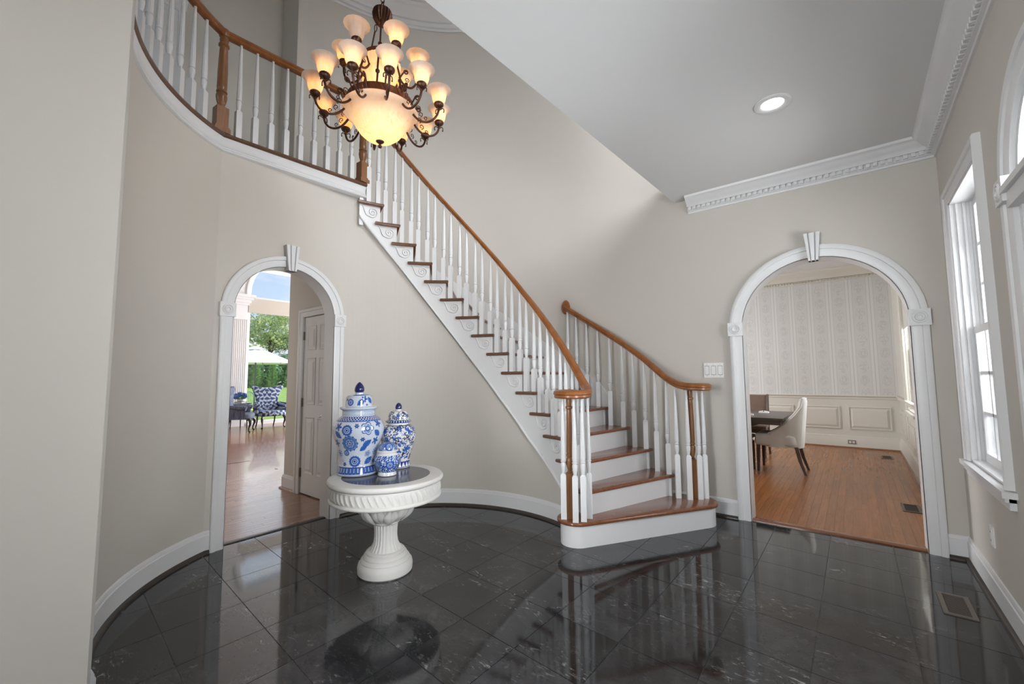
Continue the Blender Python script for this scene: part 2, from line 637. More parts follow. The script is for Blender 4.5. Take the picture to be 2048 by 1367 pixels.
def catmull(pts, n=6):
    P = [Vector(p) for p in pts]
    P = [P[0] * 2 - P[1]] + P + [P[-1] * 2 - P[-2]]
    o = []
    for i in range(1, len(P) - 2):
        a, b, c, d = P[i - 1:i + 3]
        for k in range(n):
            t = k / n
            o.append(0.5 * ((2 * b) + (c - a) * t + (2 * a - 5 * b + 4 * c - d) * t * t + (3 * b - a - 3 * c + d) * t ** 3))
    o.append(P[-2])
    return o

def grid_wall(mb, mapf, s0, s1, z0, z1, holes, th):
    ss = sorted({s0, s1, *[h[0] for h in holes], *[h[1] for h in holes]})
    zs = sorted({z0, z1, *[h[2] for h in holes], *[h[3] for h in holes]})
    for i in range(len(ss) - 1):
        for j in range(len(zs) - 1):
            a, b, c, d = ss[i], ss[i + 1], zs[j], zs[j + 1]
            m, q = (a + b) / 2, (c + d) / 2
            if any(h[0] < m < h[1] and h[2] < q < h[3] for h in holes):
                continue
            vs = [mapf(s, z, t) for t in (0, th) for s, z in ((a, c), (b, c), (b, d), (a, d))]
            mb.add(vs, [(0, 1, 2, 3), (7, 6, 5, 4), (0, 4, 5, 1), (1, 5, 6, 2), (2, 6, 7, 3), (3, 7, 4, 0)])
    return mb

def arch_pts(a, b, zs, n=28, z0=0.0, off=0.0):
    c = (a + b) / 2
    r = (b - a) / 2 + off
    p = [(c - r, z0)]
    p += [(c - r * cos(pi * i / n), zs + r * sin(pi * i / n)) for i in range(n + 1)]
    p += [(c + r, z0)]
    return p

def arch_wall(mb, mapf, s0, s1, z0, z1, a, b, zs, th, n=28):
    A = arch_pts(a, b, zs, n)[1:-1]
    for (x0, x1) in ((s0, a), (b, s1)):
        vs = [mapf(s, z, t) for t in (0, th) for s, z in ((x0, z0), (x1, z0), (x1, z1), (x0, z1))]
        mb.add(vs, [(0, 1, 2, 3), (7, 6, 5, 4), (0, 4, 5, 1), (1, 5, 6, 2), (2, 6, 7, 3), (3, 7, 4, 0)])
    for i in range(n):
        (p, q), (u, w) = A[i], A[i + 1]
        vs = [mapf(s, z, t) for t in (0, th) for s, z in ((p, q), (u, w), (u, z1), (p, z1))]
        mb.add(vs, [(0, 1, 2, 3), (7, 6, 5, 4), (0, 4, 5, 1), (2, 6, 7, 3)])
    return mb

CASING = [(0, 0), (0, .016), (.014, .022), (.05, .022), (.054, .03), (.078, .033), (.085, .028), (.085, 0)]
def arch_casing(mb, mapf, a, b, zs, wid, prof=CASING, z0=0.0, n=28):
    k = wid / 0.085
    rows = []
    c = (a + b) / 2
    r = (b - a) / 2
    for off, pr in prof:
        rows.append([mapf(s, z, -pr) for s, z in arch_pts(a, b, zs, n, z0, off * k)])
    m = len(rows[0])
    vs = [v for row in rows for v in row]
    fs = []
    L = len(rows)
    for i in range(L - 1):
        for j in range(m - 1):
            fs.append((i * m + j, i * m + j + 1, (i + 1) * m + j + 1, (i + 1) * m + j))
    fs.append(tuple(i * m for i in range(L)))
    fs.append(tuple(i * m + m - 1 for i in range(L))[::-1])
    return mb.add(vs, fs)

def rect_casing(mb, mapf, a, b, z0, z1, wid, prof=CASING, bottom=False):
    k = wid / 0.085
    rows = []
    for off, pr in prof:
        o = off * k
        pts = [(a - o, z0 - (o if bottom else 0)), (a - o, z1 + o), (b + o, z1 + o), (b + o, z0 - (o if bottom else 0))]
        rows.append([mapf(s, z, -pr) for s, z in pts])
    m = 4
    vs = [v for row in rows for v in row]
    fs = []
    L = len(rows)
    rng = range(4) if bottom else range(3)
    for i in range(L - 1):
        for j in rng:
            fs.append((i * m + j, i * m + (j + 1) % 4, (i + 1) * m + (j + 1) % 4, (i + 1) * m + j))
    if not bottom:
        fs.append(tuple(i * m for i in range(L)))
        fs.append(tuple(i * m + 3 for i in range(L))[::-1])
    return mb.add(vs, fs)

def block_with_rosette(mapf, s, z, size, parent, depth=0.042):
    h = size / 2
    mb = MB()
    vs = [mapf(s + dx * h, z + dz * h, -d) for d in (0, depth) for dx, dz in ((-1, -1), (1, -1), (1, 1), (-1, 1))]
    mb.add(vs, [(0, 1, 2, 3), (7, 6, 5, 4), (0, 4, 5, 1), (1, 5, 6, 2), (2, 6, 7, 3), (3, 7, 4, 0)])
    b = mb.build('corner_block', 'trim_white', parent)
    for rr, tr in ((h * .62, .006), (h * .34, .007)):
        mb = MB()
        mb.tube([mapf(s + rr * cos(t), z + rr * sin(t), -depth - .001) for t in [2 * pi * i / 24 for i in range(24)]], tr, 6, closed=True)
        mb.build('rosette', 'trim_white', b)
    return b

def keystone(mapf, s, z0, z1, parent, w0=.05, w1=.085, depth=.065):
    mb = MB()
    def bar(f0, f1, dd):
        a0, a1 = s + w0 * (f0 - .5), s + w0 * (f1 - .5)
        b0, b1 = s + w1 * (f0 - .5), s + w1 * (f1 - .5)
        q = [(a0, z0), (a1, z0), (b1, z1), (b0, z1)]
        vs = [mapf(x, z, -d) for d in (0, dd) for x, z in q]
        mb.add(vs, [(0, 1, 2, 3), (7, 6, 5, 4), (0, 4, 5, 1), (1, 5, 6, 2), (2, 6, 7, 3), (3, 7, 4, 0)])
    bar(-.12, 1.12, depth * .72)
    bar(-.12, .16, depth)
    bar(.3, .7, depth)
    bar(.84, 1.12, depth)
    return mb.build('keystone', 'trim_white', parent)

# --- floor of the foyer: grout bed and separate stone tiles
mb = MB()
mb.box((-3.68, -2.3, -0.06), (0.60, 4.13, -0.0035))
floor = struct(mb.build('floor', 'grout', smooth=None), 'polished black stone tile floor of the entrance hall', 'floor')

def clip(poly, ax, val, keep_less):
    o = []
    n = len(poly)
    for i in range(n):
        p, q = poly[i], poly[(i + 1) % n]
        ip = (p[ax] <= val) == keep_less or p[ax] == val
        iq = (q[ax] <= val) == keep_less or q[ax] == val
        if ip:
            o.append(p)
        if ip != iq:
            t = (val - p[ax]) / (q[ax] - p[ax])
            o.append((p[0] + (q[0] - p[0]) * t, p[1] + (q[1] - p[1]) * t))
    return o

TS = 0.3505
def ty(x, j):
    # the courses run very slightly off square
    return 0.98 + TS * j - 0.075 * (x + 2.7) + (0.055 if x > -1.4 else 0.0) * 0
tile_cache = None
for i in range(-10, 3):
    for j in range(-9, 12):
        x0 = -0.203 + TS * i
        x1 = x0 + TS
        g = 0.0019
        poly = [(x0 + g, ty(x0, j) + g), (x1 - g, ty(x1, j) + g), (x1 - g, ty(x1, j + 1) - g), (x0 + g, ty(x0, j + 1) - g)]
        cx, cy = (x0 + x1) / 2, (ty(x0, j) + ty(x1, j + 1)) / 2
        # skip what lies wholly beneath the stair or outside the walls
        if cy > C0[1] and hypot(cx - C0[0], cy - C0[1]) > 1.58 and cx < -1.9:
            continue
        if cy < C2[1] and hypot(cx - C2[0], cy - C2[1]) > 1.72 and cx < -2.0:
            continue
        for ax, val, less in ((0, -3.668, False), (0, XR, True), (1, 4.122, True), (1, -2.2, False)):
            if poly:
                poly = clip(poly, ax, val, less)
        if len(poly) < 3:
            continue
        tm = MB()
        full = len(poly) == 4 and abs(poly[0][0] - x0 - g) < 1e-6 and abs(poly[2][0] - x1 + g) < 1e-6 and abs(poly[2][1] - ty(x1, j + 1) + g) < 1e-6
        if full and tile_cache:
            link('tile', tile_cache, floor, True, (cx, cy, 0))
            continue
        tm.prism([(p[0] - cx, p[1] - cy) for p in poly], -0.008, 0.0)
        me = tm.mesh('tile', 'black_marble', None)
        if full:
            tile_cache = me
        link('tile', me, floor, True, (cx, cy, 0))

# --- walls
mb = MB()
mb.sweep([(0, 0), (.1, 0), (.1, 2.95), (0, 2.95)], arc(C2, R2, 208.9, 275, 30), side=-1)
fl_map = lambda s, z, d: (XL - d, s, z)
arch_wall(mb, fl_map, 1.055, 2.05, 0, 2.95, 1.175, 1.97, 1.72, 0.14)
wl = struct(mb.build('wall_left', 'wall_paint'), 'curved greige wall with the arched doorway under the gallery', 'wall')

def znos(a):
    return RISE * ((a - 68.66) / 7.16 + 4)
def stroff(a):
    return lerp([60, 72, 88, 102, 116, 147, 160], [-.42, -.47, -.548, -.545, -.515, -.41, -.40], a)
def strbot(a):
    return max(0.12, znos(a) + stroff(a))
def WPT(a, r=RW):
    # the wall leaves the flat arch wall tangentially and settles into the stair circle
    if a <= 150:
        return PR(r, a)
    t = (169.9 - a) / 19.9
    p0, p1 = Vector((XL, 2.05)), Vector(PR(RW, 150))
    m0, m1 = Vector((0, .45)), Vector((sin(radians(30 + 0)) * .45, cos(radians(30)) * .45))
    q = p0 * (2 * t ** 3 - 3 * t * t + 1) + m0 * (t ** 3 - 2 * t * t + t) + p1 * (-2 * t ** 3 + 3 * t * t) + m1 * (t ** 3 - t * t)
    d = (q - Vector(C0)).normalized() * (r - RW)
    return tuple(q + d)
mb = MB()
N = 60
for i in range(N):
    a0, a1 = 169.9 - i * (169.9 - 57) / N, 169.9 - (i + 1) * (169.9 - 57) / N
    z0, z1 = min(2.95, strbot(a0) + .05), min(2.95, strbot(a1) + .05)
    if a0 > 161.7:
        z0 = 2.95
    if a1 > 161.7:
        z1 = 2.95
    p, q = WPT(a0), WPT(a1)
    p2, q2 = WPT(a0, RW + .06), WPT(a1, RW + .06)
    mb.add([(*p, 0), (*q, 0), (*q, z1), (*p, z0), (*p2, 0), (*q2, 0), (*q2, z1), (*p2, z0)],
           [(0, 1, 2, 3), (7, 6, 5, 4), (3, 2, 6, 7)])
# fill between the flat arch wall and the curve
struct(mb.build('wall_under_stair', 'wall_paint'), 'curved greige wall below the sweeping staircase', 'wall')

# tall curved wall behind the stair, and the back wall with the arch to the dining room
mb = MB()
mb.sweep([(0, 0), (.12, 0), (.12, TOP), (0, TOP)], arc(C0, RO, 166, 90, 44), side=1)
mb.sweep([(0, 2.8), (.12, 2.8), (.12, TOP), (0, TOP)], arc(C0, RO, 175.8, 166, 6), side=1)
struct(mb.build('wall_stair', 'wall_paint'), 'tall curved greige wall rising behind the staircase', 'wall')
bk_map = lambda s, z, d: (s, YB + d, z)
mb = MB()
arch_wall(mb, bk_map, -1.4, XR + .15, 0, CE, -0.73, 0.33, 1.60, 0.15)
grid_wall(mb, bk_map, -2.32, XR + .15, 0, TOP, [(-1.4, XR + .15, 0, CE)], 0.15)
struct(mb.build('wall_back', 'wall_paint'), 'greige wall with the wide arch to the dining room', 'wall')

# front wall on the right: windows, arched door
WIN = (2.985, 3.735, 0.685, 2.262)
WIN2 = (0.45, 1.35, 0.70, 2.28)  # unseen window, added to bring in light
UPW = (1.4, 3.6, 3.55, 5.0)
rt_map = lambda s, z, d: (XR + d, s, z)
mb = MB()
DA, DB, DZ = 1.76, 2.46, 1.925
arch_wall(mb, rt_map, 1.6, 2.85, 0, CE, DA, DB, DZ, 0.15)
grid_wall(mb, rt_map, -2.35, YB + .15, 0, TOP, [(1.6, 2.85, 0, CE), WIN, WIN2, UPW], 0.15)
struct(mb.build('wall_right', 'wall_paint'), 'greige front wall with the sash window and arched door', 'wall')

# wall behind the camera with an opening added for fill light, and the near pier at the left edge
mb = MB()
grid_wall(mb, lambda s, z, d: (s, -2.2 - d, z), -2.1, XR + .15, 0, TOP, [(-1.86, -0.9, 0.45, 2.6)], 0.15)
struct(mb.build('wall_front', 'wall_paint'), 'greige wall behind the viewpoint with a tall opening added for fill light', 'wall')
mb = MB()
mb.box((-2.12, -2.3, 0), (-1.97, 0.28, TOP))
struct(mb.build('wall_near', 'wall_paint'), 'near greige wall end at the left edge of the picture', 'wall')

# ceilings
mb = MB()
mb.prism([(-1.25, YB), (XR, YB), (XR, -2.2), (-1.52, -2.2)], CE, CE + 0.22)
ceil = struct(mb.build('ceiling', 'ceiling_paint', smooth=None), 'flat grey-white ceiling over the entry, cut off along the stairwell', 'ceiling')
mb = MB()
mb.box((-6.6, -3.2, TOP), (XR + .15, YB + .2, TOP + .1))
struct(mb.build('ceiling_upper', 'ceiling_paint', smooth=None), 'high white ceiling above the stairwell', 'ceiling')

# crown mouldings with dentils
CROWN = [(0, 0), (.012, 0), (.014, .016), (.030, .018), (.030, .052), (.046, .054), (.052, .070), (.075, .084), (.098, .108), (.106, .116), (.120, .122), (.124, .14), (0, .14)]
mb = MB()
cz = CE - .14
mb.sweep([(u, w + cz) for u, w in CROWN], [(-1.13, YB), (XR, YB), (XR, -2.2)], side=-1)
cw = struct(mb.build('trim_1', 'trim_white'), 'white crown moulding with a row of dentils under the entry ceiling', 'moulding')
dm = MB()
dm.cbox((0, 0, 0), (.024, .022, .026))
dme = dm.mesh('dentil', 'trim_white', None)
x = -1.105
while x < XR - .05:
    link('dentil', dme, cw, True, (x, YB - .040, cz + .036))
    x += .041
y = YB - .062
while y > 1.2:
    link('dentil', dme, cw, True, (XR - .040, y, cz + .036), pi / 2)
    y -= .041
mb = MB()
mb.sweep([(u * 1.5, (w - .14) * 1.5 + TOP) for u, w in CROWN], arc(C0, RO, 175.8, 90, 40) + [(XR, YB)], side=-1)
struct(mb.build('trim_2', 'trim_white'), 'white crown moulding curving round the top of the stairwell', 'moulding')

# baseboards and dark shoe mouldings
BASE = [(0, 0), (.016, 0), (.016, .122), (.011, .127), (.011, .138), (.006, .15), (0, .152)]
SHOE = [(.016, 0), (.036, 0), (.034, .010), (.028, .018), (.016, .022)]
def baseboard(name, path, label, side=-1, mat='trim_white', shoe='dark_shoe', prof=BASE):
    mb = MB()
    mb.sweep(prof, path, side=side)
    o = struct(mb.build(name, mat), label, 'baseboard')
    if shoe:
        mb = MB()
        mb.sweep(SHOE, path, side=side)
        mb.build('shoe_moulding', shoe, o)
    return o
baseboard('baseboard_left', arc(C2, R2, 275, 208.9, 40) + [(XL, 1.09)], 'white baseboard with dark shoe along the curved left wall')
baseboard('baseboard_under_stair', [WPT(a) for a in np.linspace(169.9, 57, 60)], 'white baseboard with dark shoe curving below the staircase')
baseboard('baseboard_back', [(-1.5, YB), (-0.826, YB)], 'short white baseboard between bottom step and dining arch')
baseboard('baseboard_right', [(0.424, YB), (XR, YB), (XR, 2.56)], 'white baseboard turning the corner under the sash window')
baseboard('baseboard_near', [(XR, 1.66), (XR, -2.2), (-1.97, -2.2), (-1.97, 0.28)], 'white baseboard round the near end of the hall')

# arched doorway trims
def arch_trim(name, label, mapf, a, b, zs, wid, th, key, bs):
    t = thing(name, label, 'door trim', kind='structure')
    mb = MB()
    arch_casing(mb, mapf, a, b, zs, wid)
    mb.build('casing', 'trim_white', t)
    mb = MB()   # jamb lining
    P = arch_pts(a, b, zs)
    Q = arch_pts(a, b, zs, off=-.004)
    m = len(P)
    vs = [mapf(s, z, -.012) for s, z in Q] + [mapf(s, z, th + .012) for s, z in Q] + [mapf(s, z, -.012) for s, z in P] + [mapf(s, z, th + .012) for s, z in P]
    fs = [(j, j + 1, m + j + 1, m + j) for j in range(m - 1)] + [(2 * m + j, 3 * m + j, 3 * m + j + 1, 2 * m + j + 1) for j in range(m - 1)]
    mb.add(vs, fs)
    mb.build('jamb', 'trim_white', t)
    mb = MB()
    arch_casing(mb, lambda s, z, d: mapf(s, z, th - d), a, b, zs, wid)
    mb.build('casing', 'trim_white', t)
    for s in (a - wid / 2, b + wid / 2):
        block_with_rosette(mapf, s, zs - .002, bs, t)
    keystone(mapf, (a + b) / 2, zs + (b - a) / 2 - .035, zs + (b - a) / 2 + key, t)
    return t
arch_trim('trim_3', 'white moulded arch with keystone round the garden-side doorway', fl_map, 1.175, 1.97, 1.718, .085, .14, .175, .104)
arch_trim('trim_4', 'white moulded arch with keystone round the dining room opening', bk_map, -0.73, 0.33, 1.60, .095, .15, .185, .115)

# thresholds
mb = MB()
mb.sweep([(-.03, 0), (-.03, .006), (-.02, .014), (.02, .014), (.03, .006), (.03, 0)], [(-0.735, 4.132), (0.335, 4.132)])
struct(mb.build('trim_5', 'threshold'), 'oak threshold strip in the dining room arch', 'threshold')
mb = MB()
mb.sweep([(-.03, 0), (-.03, .004), (-.02, .008), (.02, .008), (.03, .004), (.03, 0)], [(-3.675, 1.17), (-3.675, 1.975)])
struct(mb.build('trim_6', 'dark_shoe'), 'dark threshold strip in the garden-side arch', 'threshold')

# ------------------------------------------------------------------ gallery upstairs
E0 = (-3.578, 1.052)
E1 = PR(1.252, 161.7)
edge = arc(C2, R2 - .022, 285, 209.6, 30) + [E0, E1]
mb = MB()
poly = arc(C2, R2 + .005, 285, 209, 30) + [(-3.64, E0[1])] + arc(C0, 1.34, 178, 161.9, 5) + [PR(RO, 161.7)] + arc(C0, RO, 164, 175.8, 5) + [(-4.58, 2.0), (-4.93, 2.0), (-4.93, -3.1), (-1.98, -3.1)]
mb.prism(poly, 2.80, GAL - .012)
struct(mb.build('gallery_floor', 'ceiling_paint', smooth=None), 'white-edged floor slab of the upstairs gallery', 'floor')
mb = MB()
mb.sweep([(-.10, GAL - .036), (-.010, GAL - .036), (.004, GAL - .028), (.008, GAL - .018), (.004, GAL - .006), (-.008, GAL), (-.10, GAL)], edge, side=-1)
struct(mb.build('trim_7', 'dark_tread'), 'brown wooden nosing along the gallery edge', 'moulding')
fpath = arc(C2, R2 - .004, 285, 209.4, 30) + [(-3.596, 1.054), PR(1.272, 161.9)]
mb = MB()
mb.sweep([(-.05, 2.900), (.004, 2.900), (.014, 2.906), (.016, 2.914), (.012, 2.922), (.004, 2.926), (.006, 2.934), (.0, 2.944), (-.003, 2.948), (-.003, GAL - .058), (.012, GAL - .036), (-.05, GAL - .036)], fpath, side=-1)
struct(mb.build('trim_8', 'trim_white'), 'white fascia board along the gallery edge', 'moulding')

# upstairs hall walls
mb = MB()
mb.box((-5.08, 1.99, GAL - .02), (-4.55, 2.09, TOP))
mb.box((-5.03, -3.2, GAL - .02), (-4.93, 1.99, TOP))
struct(mb.build('wall_upstairs', 'wall_paint', smooth=None), 'greige upstairs hall wall behind the balusters', 'wall')
mb = MB()
grid_wall(mb, lambda s, z, d: (s, -3.1 - d, z), -5.1, -1.97, GAL, TOP, [(-4.9, -3.4, 3.8, 5.2)], 0.1)
struct(mb.build('wall_gallery_end', 'wall_paint'), 'greige end wall of the upstairs gallery', 'wall')
mb = MB()
mb.box((-2.12, -3.2, GAL - .2), (-1.97, -2.2, TOP))
struct(mb.build('wall_gallery_side', 'wall_paint'), 'greige side wall beyond the near pier upstairs', 'wall')
mb = MB()
mb.sweep([(u, w + GAL) for u, w in BASE], [(-4.93, 0.99), (-4.93, 1.99), (-4.585, 1.99)], side=-1)
struct(mb.build('baseboard_upstairs', 'trim_white'), 'white baseboard along the upstairs hall', 'baseboard')
up_map = lambda s, z, d: (-4.93 - d, s, z)
d2 = thing('door_2', 'white panelled door with moulded head casing upstairs', 'door', (-4.93, 0.65, GAL), kind='structure')
mb = MB()
rect_casing(mb, up_map, 0.30, 0.98, GAL, 4.70, .08)
mb.build('casing', 'trim_white', d2)
mb = MB()
mb.sweep([(0, 4.78), (.02, 4.78), (.03, 4.80), (.03, 4.83), (.06, 4.86), (.065, 4.88), (0, 4.88)], [(-4.93, 0.19), (-4.93, 1.09)], side=-1)
mb.build('head_cornice', 'trim_white', d2)
mb = MB()
mb.box((-4.929, 0.30, GAL), (-4.915, 0.98, 4.70))
ds = mb.build('door_slab', 'trim_white', d2)
for (y0, y1) in ((.36, .60), (.68, .92)):
    for (z0, z1) in ((3.25, 3.75), (3.95, 4.6)):
        pm = MB()
        pm.box((-4.915, y0, z0), (-4.905, y1, z1))
        pm.build('panel', 'trim_white', ds)
mb = MB()
mb.box((-4.80, 1.976, 4.15), (-4.73, 1.99, 4.27))
op = tag(mb.build('outlet_plate', 'plate_white'), 'small white wall plate on the upstairs wall return', 'wall plate')
for dz in (-.03, .03):
    mb = MB()
    mb.box((-4.78, 1.971, 4.21 + dz - .018), (-4.75, 1.976, 4.21 + dz + .018))
    mb.build('socket', 'vent_metal', op)

# ------------------------------------------------------------------ staircase
def thin(k):
    return 68.66 + 7.16 * (k - 4)
def thout(k):
    return 101.06 + 6.7 * (k - 8)
stair = thing('staircase', 'curved staircase with oak treads, white risers and scrolled open stringer', 'staircase', (C0[0], C0[1] + 1.7, 0), kind='thing')
EP = {2: (-1.254, 3.835), 3: (-1.49, 3.955), 4: (-1.723, 3.995), 5: (-1.969, 4.045), 6: (-2.225, 4.068)}
RB = [(-1.27, 3.85), (-1.40, 3.915), (-1.52, 3.965), (-1.65, 3.985), (-1.77, 4.0), (-1.92, 4.035), (-2.06, 4.06), (-2.2, 4.066)]
RT = 1.235
ROT = RO - .012
LC = (-1.65, 2.815)
RC = (-1.075, 3.785)
def step_outline(k, tread=True):
    """plan outline of tread k (or of the white body below it)"""
    s = 0 if tread else 1
    if k == 1:
        rl = .143 - .026 * s
        rr = .165 - .026 * s
        return arc(LC, rl, 165, 329, 18) + arc(RC, rr, -31, 125, 18) + [(-1.30, 3.90), (-1.50, 3.2), PR(1.33, 60), PR(1.27, 62)]
    da = 1.25 * s
    r0 = RT if tread else 1.27
    pts = [PR(r0, thin(k) + da)]
    if k <= 5:
        e, e2 = Vector(EP[k]), Vector(EP[k + 1])
        fr = Vector(pts[0])
        d = (e - fr).normalized()
        nrm = Vector((-d.y, d.x)) * (.028 * s)
        if s:
            e = e - d * .03 + nrm
        pts.append(tuple(e))
        for (x, y) in RB:
            if e2.x - .03 < x < e.x - .02:
                pts.append((x, y - .03 * s))
        pts.append((e2.x - .04, e2.y - .03 * s - .005))
    else:
        rr = ROT
        pts += arc(C0, rr, thout(k) + .8 * s, thout(k + 1) + 1.5, 3)
    pts.append(PR(1.272, thin(k + 1) + 2.0))
    if tread:
        a = thin(k) + 10.6
        pts.append(PR(1.272, a))
        pts += [PR(RT, a - .0 - (a - thin(k)) * i / 4) for i in range(4)]
    return pts
for k in range(1, 17):
    mb = MB()
    mb.round_prism(step_outline(k), k * RISE - .027, k * RISE, .010)
    tr_ = mb.build('tread', 'oak_tread', stair)
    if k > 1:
        # return nosing on the open end, its shade put into a darker wood
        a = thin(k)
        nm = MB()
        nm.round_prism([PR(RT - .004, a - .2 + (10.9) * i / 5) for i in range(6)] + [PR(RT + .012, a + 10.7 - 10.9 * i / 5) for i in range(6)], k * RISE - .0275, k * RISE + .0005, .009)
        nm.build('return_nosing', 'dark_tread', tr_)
for k in range(1, 6):
    mb = MB()
    mb.prism(step_outline(k, False), 0 if k == 1 else (k - 1) * RISE - .03, k * RISE - .027)
    mb.build('riser', 'trim_white', stair, smooth=30)
for k in range(6, 18):
    a, b = PR(1.27, thin(k) + 1.25), PR(ROT, thout(k) + 1.0)
    a2, b2 = PR(1.27, thin(k) + 2.2), PR(ROT, thout(k) + 1.6)
    mb = MB()
    mb.prism([a, b, b2, a2], (k - 1) * RISE - .02, k * RISE - .026)
    mb.build('riser', 'trim_white', stair)
# right-hand closing board of the open end of the lower steps
mb = MB()
for k in range(2, 6):
    e, e2 = EP[k], EP[k + 1]
    pts = [(e[0] - .02, e[1] - .06), (e[0] - .02, e[1] - .035), (e2[0] - .06, e2[1] - .035), (e2[0] - .06, e2[1] - .06)]
    mb.prism(pts, 0, k * RISE - .03)
mb.build('side_board', 'trim_white', stair)
# open stringer under the tread ends, on the curve
mb = MB()
for k in range(3, 17):
    a0, a1 = thin(k) + 1.25, thin(k + 1) + 1.25
    zt = k * RISE - .024
    for i in range(4):
        p, q = a0 + (a1 - a0) * i / 4, a0 + (a1 - a0) * (i + 1) / 4
        v = []
        for (an, r) in ((p, 1.268), (q, 1.268), (q, 1.30), (p, 1.30)):
            v.append((*PR(r, an), strbot(an)))
        for (an, r) in ((p, 1.268), (q, 1.268), (q, 1.30), (p, 1.30)):
            v.append((*PR(r, an), zt))
        fs = [(0, 3, 2, 1), (4, 5, 6, 7), (0, 1, 5, 4), (2, 3, 7, 6)]
        if i == 0:
            fs.append((3, 0, 4, 7))
        if i == 3:
            fs.append((1, 2, 6, 5))
        mb.add(v, fs)
# the flat end of the stringer below the gallery nosing
for i in range(2):
    p, q = 162.9 + i * .8, 162.9 + (i + 1) * .8
    v = [(*PR(r, an), z) for z in (strbot(161.5), 2.95) for (an, r) in ((p, 1.268), (q, 1.268), (q, 1.30), (p, 1.30))]
    mb.add(v, [(0, 3, 2, 1), (4, 5, 6, 7), (0, 1, 5, 4), (1, 2, 6, 5), (2, 3, 7, 6), (3, 0, 4, 7)])
mb.build('stringer', 'trim_white', stair)
mb = MB()
path = [(*PR(1.262, a), strbot(a)) for a in np.linspace(164.4, 64, 60)]
mb.sweep([(-.012, -.004), (.008, -.004), (.010, .004), (.006, .012), (.001, .020), (-.012, .020)], path, side=-1)
mb.build('stringer_moulding', 'trim_white', stair)
# scroll brackets under each tread end
sc = MB()
pth = []
for i in range(34):
    t = i / 33
    an = -0.4 + t * 2 * pi * 1.65
    r = .036 * (1 - t) + .006
    pth.append((r * cos(an), r * sin(an)))
pth = pth[::-1]
tail = []
e = pth[-1]
for t in np.linspace(0, 1, 10)[1:]:
    # from the scroll rim sweep under it and up to the tread's back tip
    an = -0.4 - t * 1.9
    r = .042 + t * .012
    tail.append((r * cos(an), r * sin(an)))
for t in np.linspace(0, 1, 10)[1:]:
    x0, y0 = tail[8]
    tail.append((x0 - .085 * t, y0 + .105 * t + .018 * sin(pi * 2 * t) * -1))
full = pth + tail
sc.tube([(1.2645 * cos(-x / 1.2645), 1.2645 * sin(-x / 1.2645), z) for x, z in full], [.006] * len(full), 6)
sme = sc.mesh('scroll_bracket', 'trim_white', 60)
for k in range(3, 17):
    link('scroll_bracket', sme, stair, True, (C0[0], C0[1], k * RISE - .088), radians(thin(k) + 4.4))
# wall skirt on the outer side
mb = MB()
pth = [(-1.985, YB - .02, .895 + .115)] + [(*PR(RO - .004, a), znos(a - (thout(8) - thin(8)) * lerp([80, 120, 155], [1.6, .5, 0], a)) + .17) for a in np.linspace(84, 161, 40)]
mb2 = [(0, -.34), (.018, -.34), (.018, -.02), (.014, -.012), (.022, -.006), (.018, 0), (0, 0)]
mb.sweep(mb2, pth, side=-1)
mb.build('wall_skirt', 'trim_white', stair)

# ---- turned balusters
TURN = .56
bal_cache = {}
def bal_mesh(h):
    h = round(h, 2)
    if h in bal_cache:
        return bal_cache[h]
    mb = MB()
    sq = h - TURN
    a = .0205
    mb.add([(-a, -a, 0), (a, -a, 0), (a, a, 0), (-a, a, 0), (-a, -a, sq), (a, -a, sq), (a, a, sq), (-a, a, sq),
            (-.013, -.013, sq + .013), (.013, -.013, sq + .013), (.013, .013, sq + .013), (-.013, .013, sq + .013)],
           [(0, 3, 2, 1), (0, 1, 5, 4), (1, 2, 6, 5), (2, 3, 7, 6), (3, 0, 4, 7), (4, 5, 9, 8), (5, 6, 10, 9), (6, 7, 11, 10), (7, 4, 8, 11), (8, 9, 10, 11)])
    pr = [(.0095, .010), (.010, .016), (.0145, .045), (.0165, .070), (.0155, .085), (.0115, .092), (.0165, .096), (.0165, .102), (.0135, .106), (.0150, .112), (.0165, .130), (.0155, .20), (.0125, .34), (.0100, .45), (.0085, .50), (.0078, TURN)]
    fl = lambda an, z: 1 - (.10 * (.5 + .5 * cos(10 * an)) if sq + .125 < z < sq + .46 else 0)
    mb.lathe([(r * 1.18, z + sq) for r, z in pr], 20, flute=fl)
    bal_cache[h] = mb.mesh('baluster', 'trim_white', 35)
    return bal_cache[h]
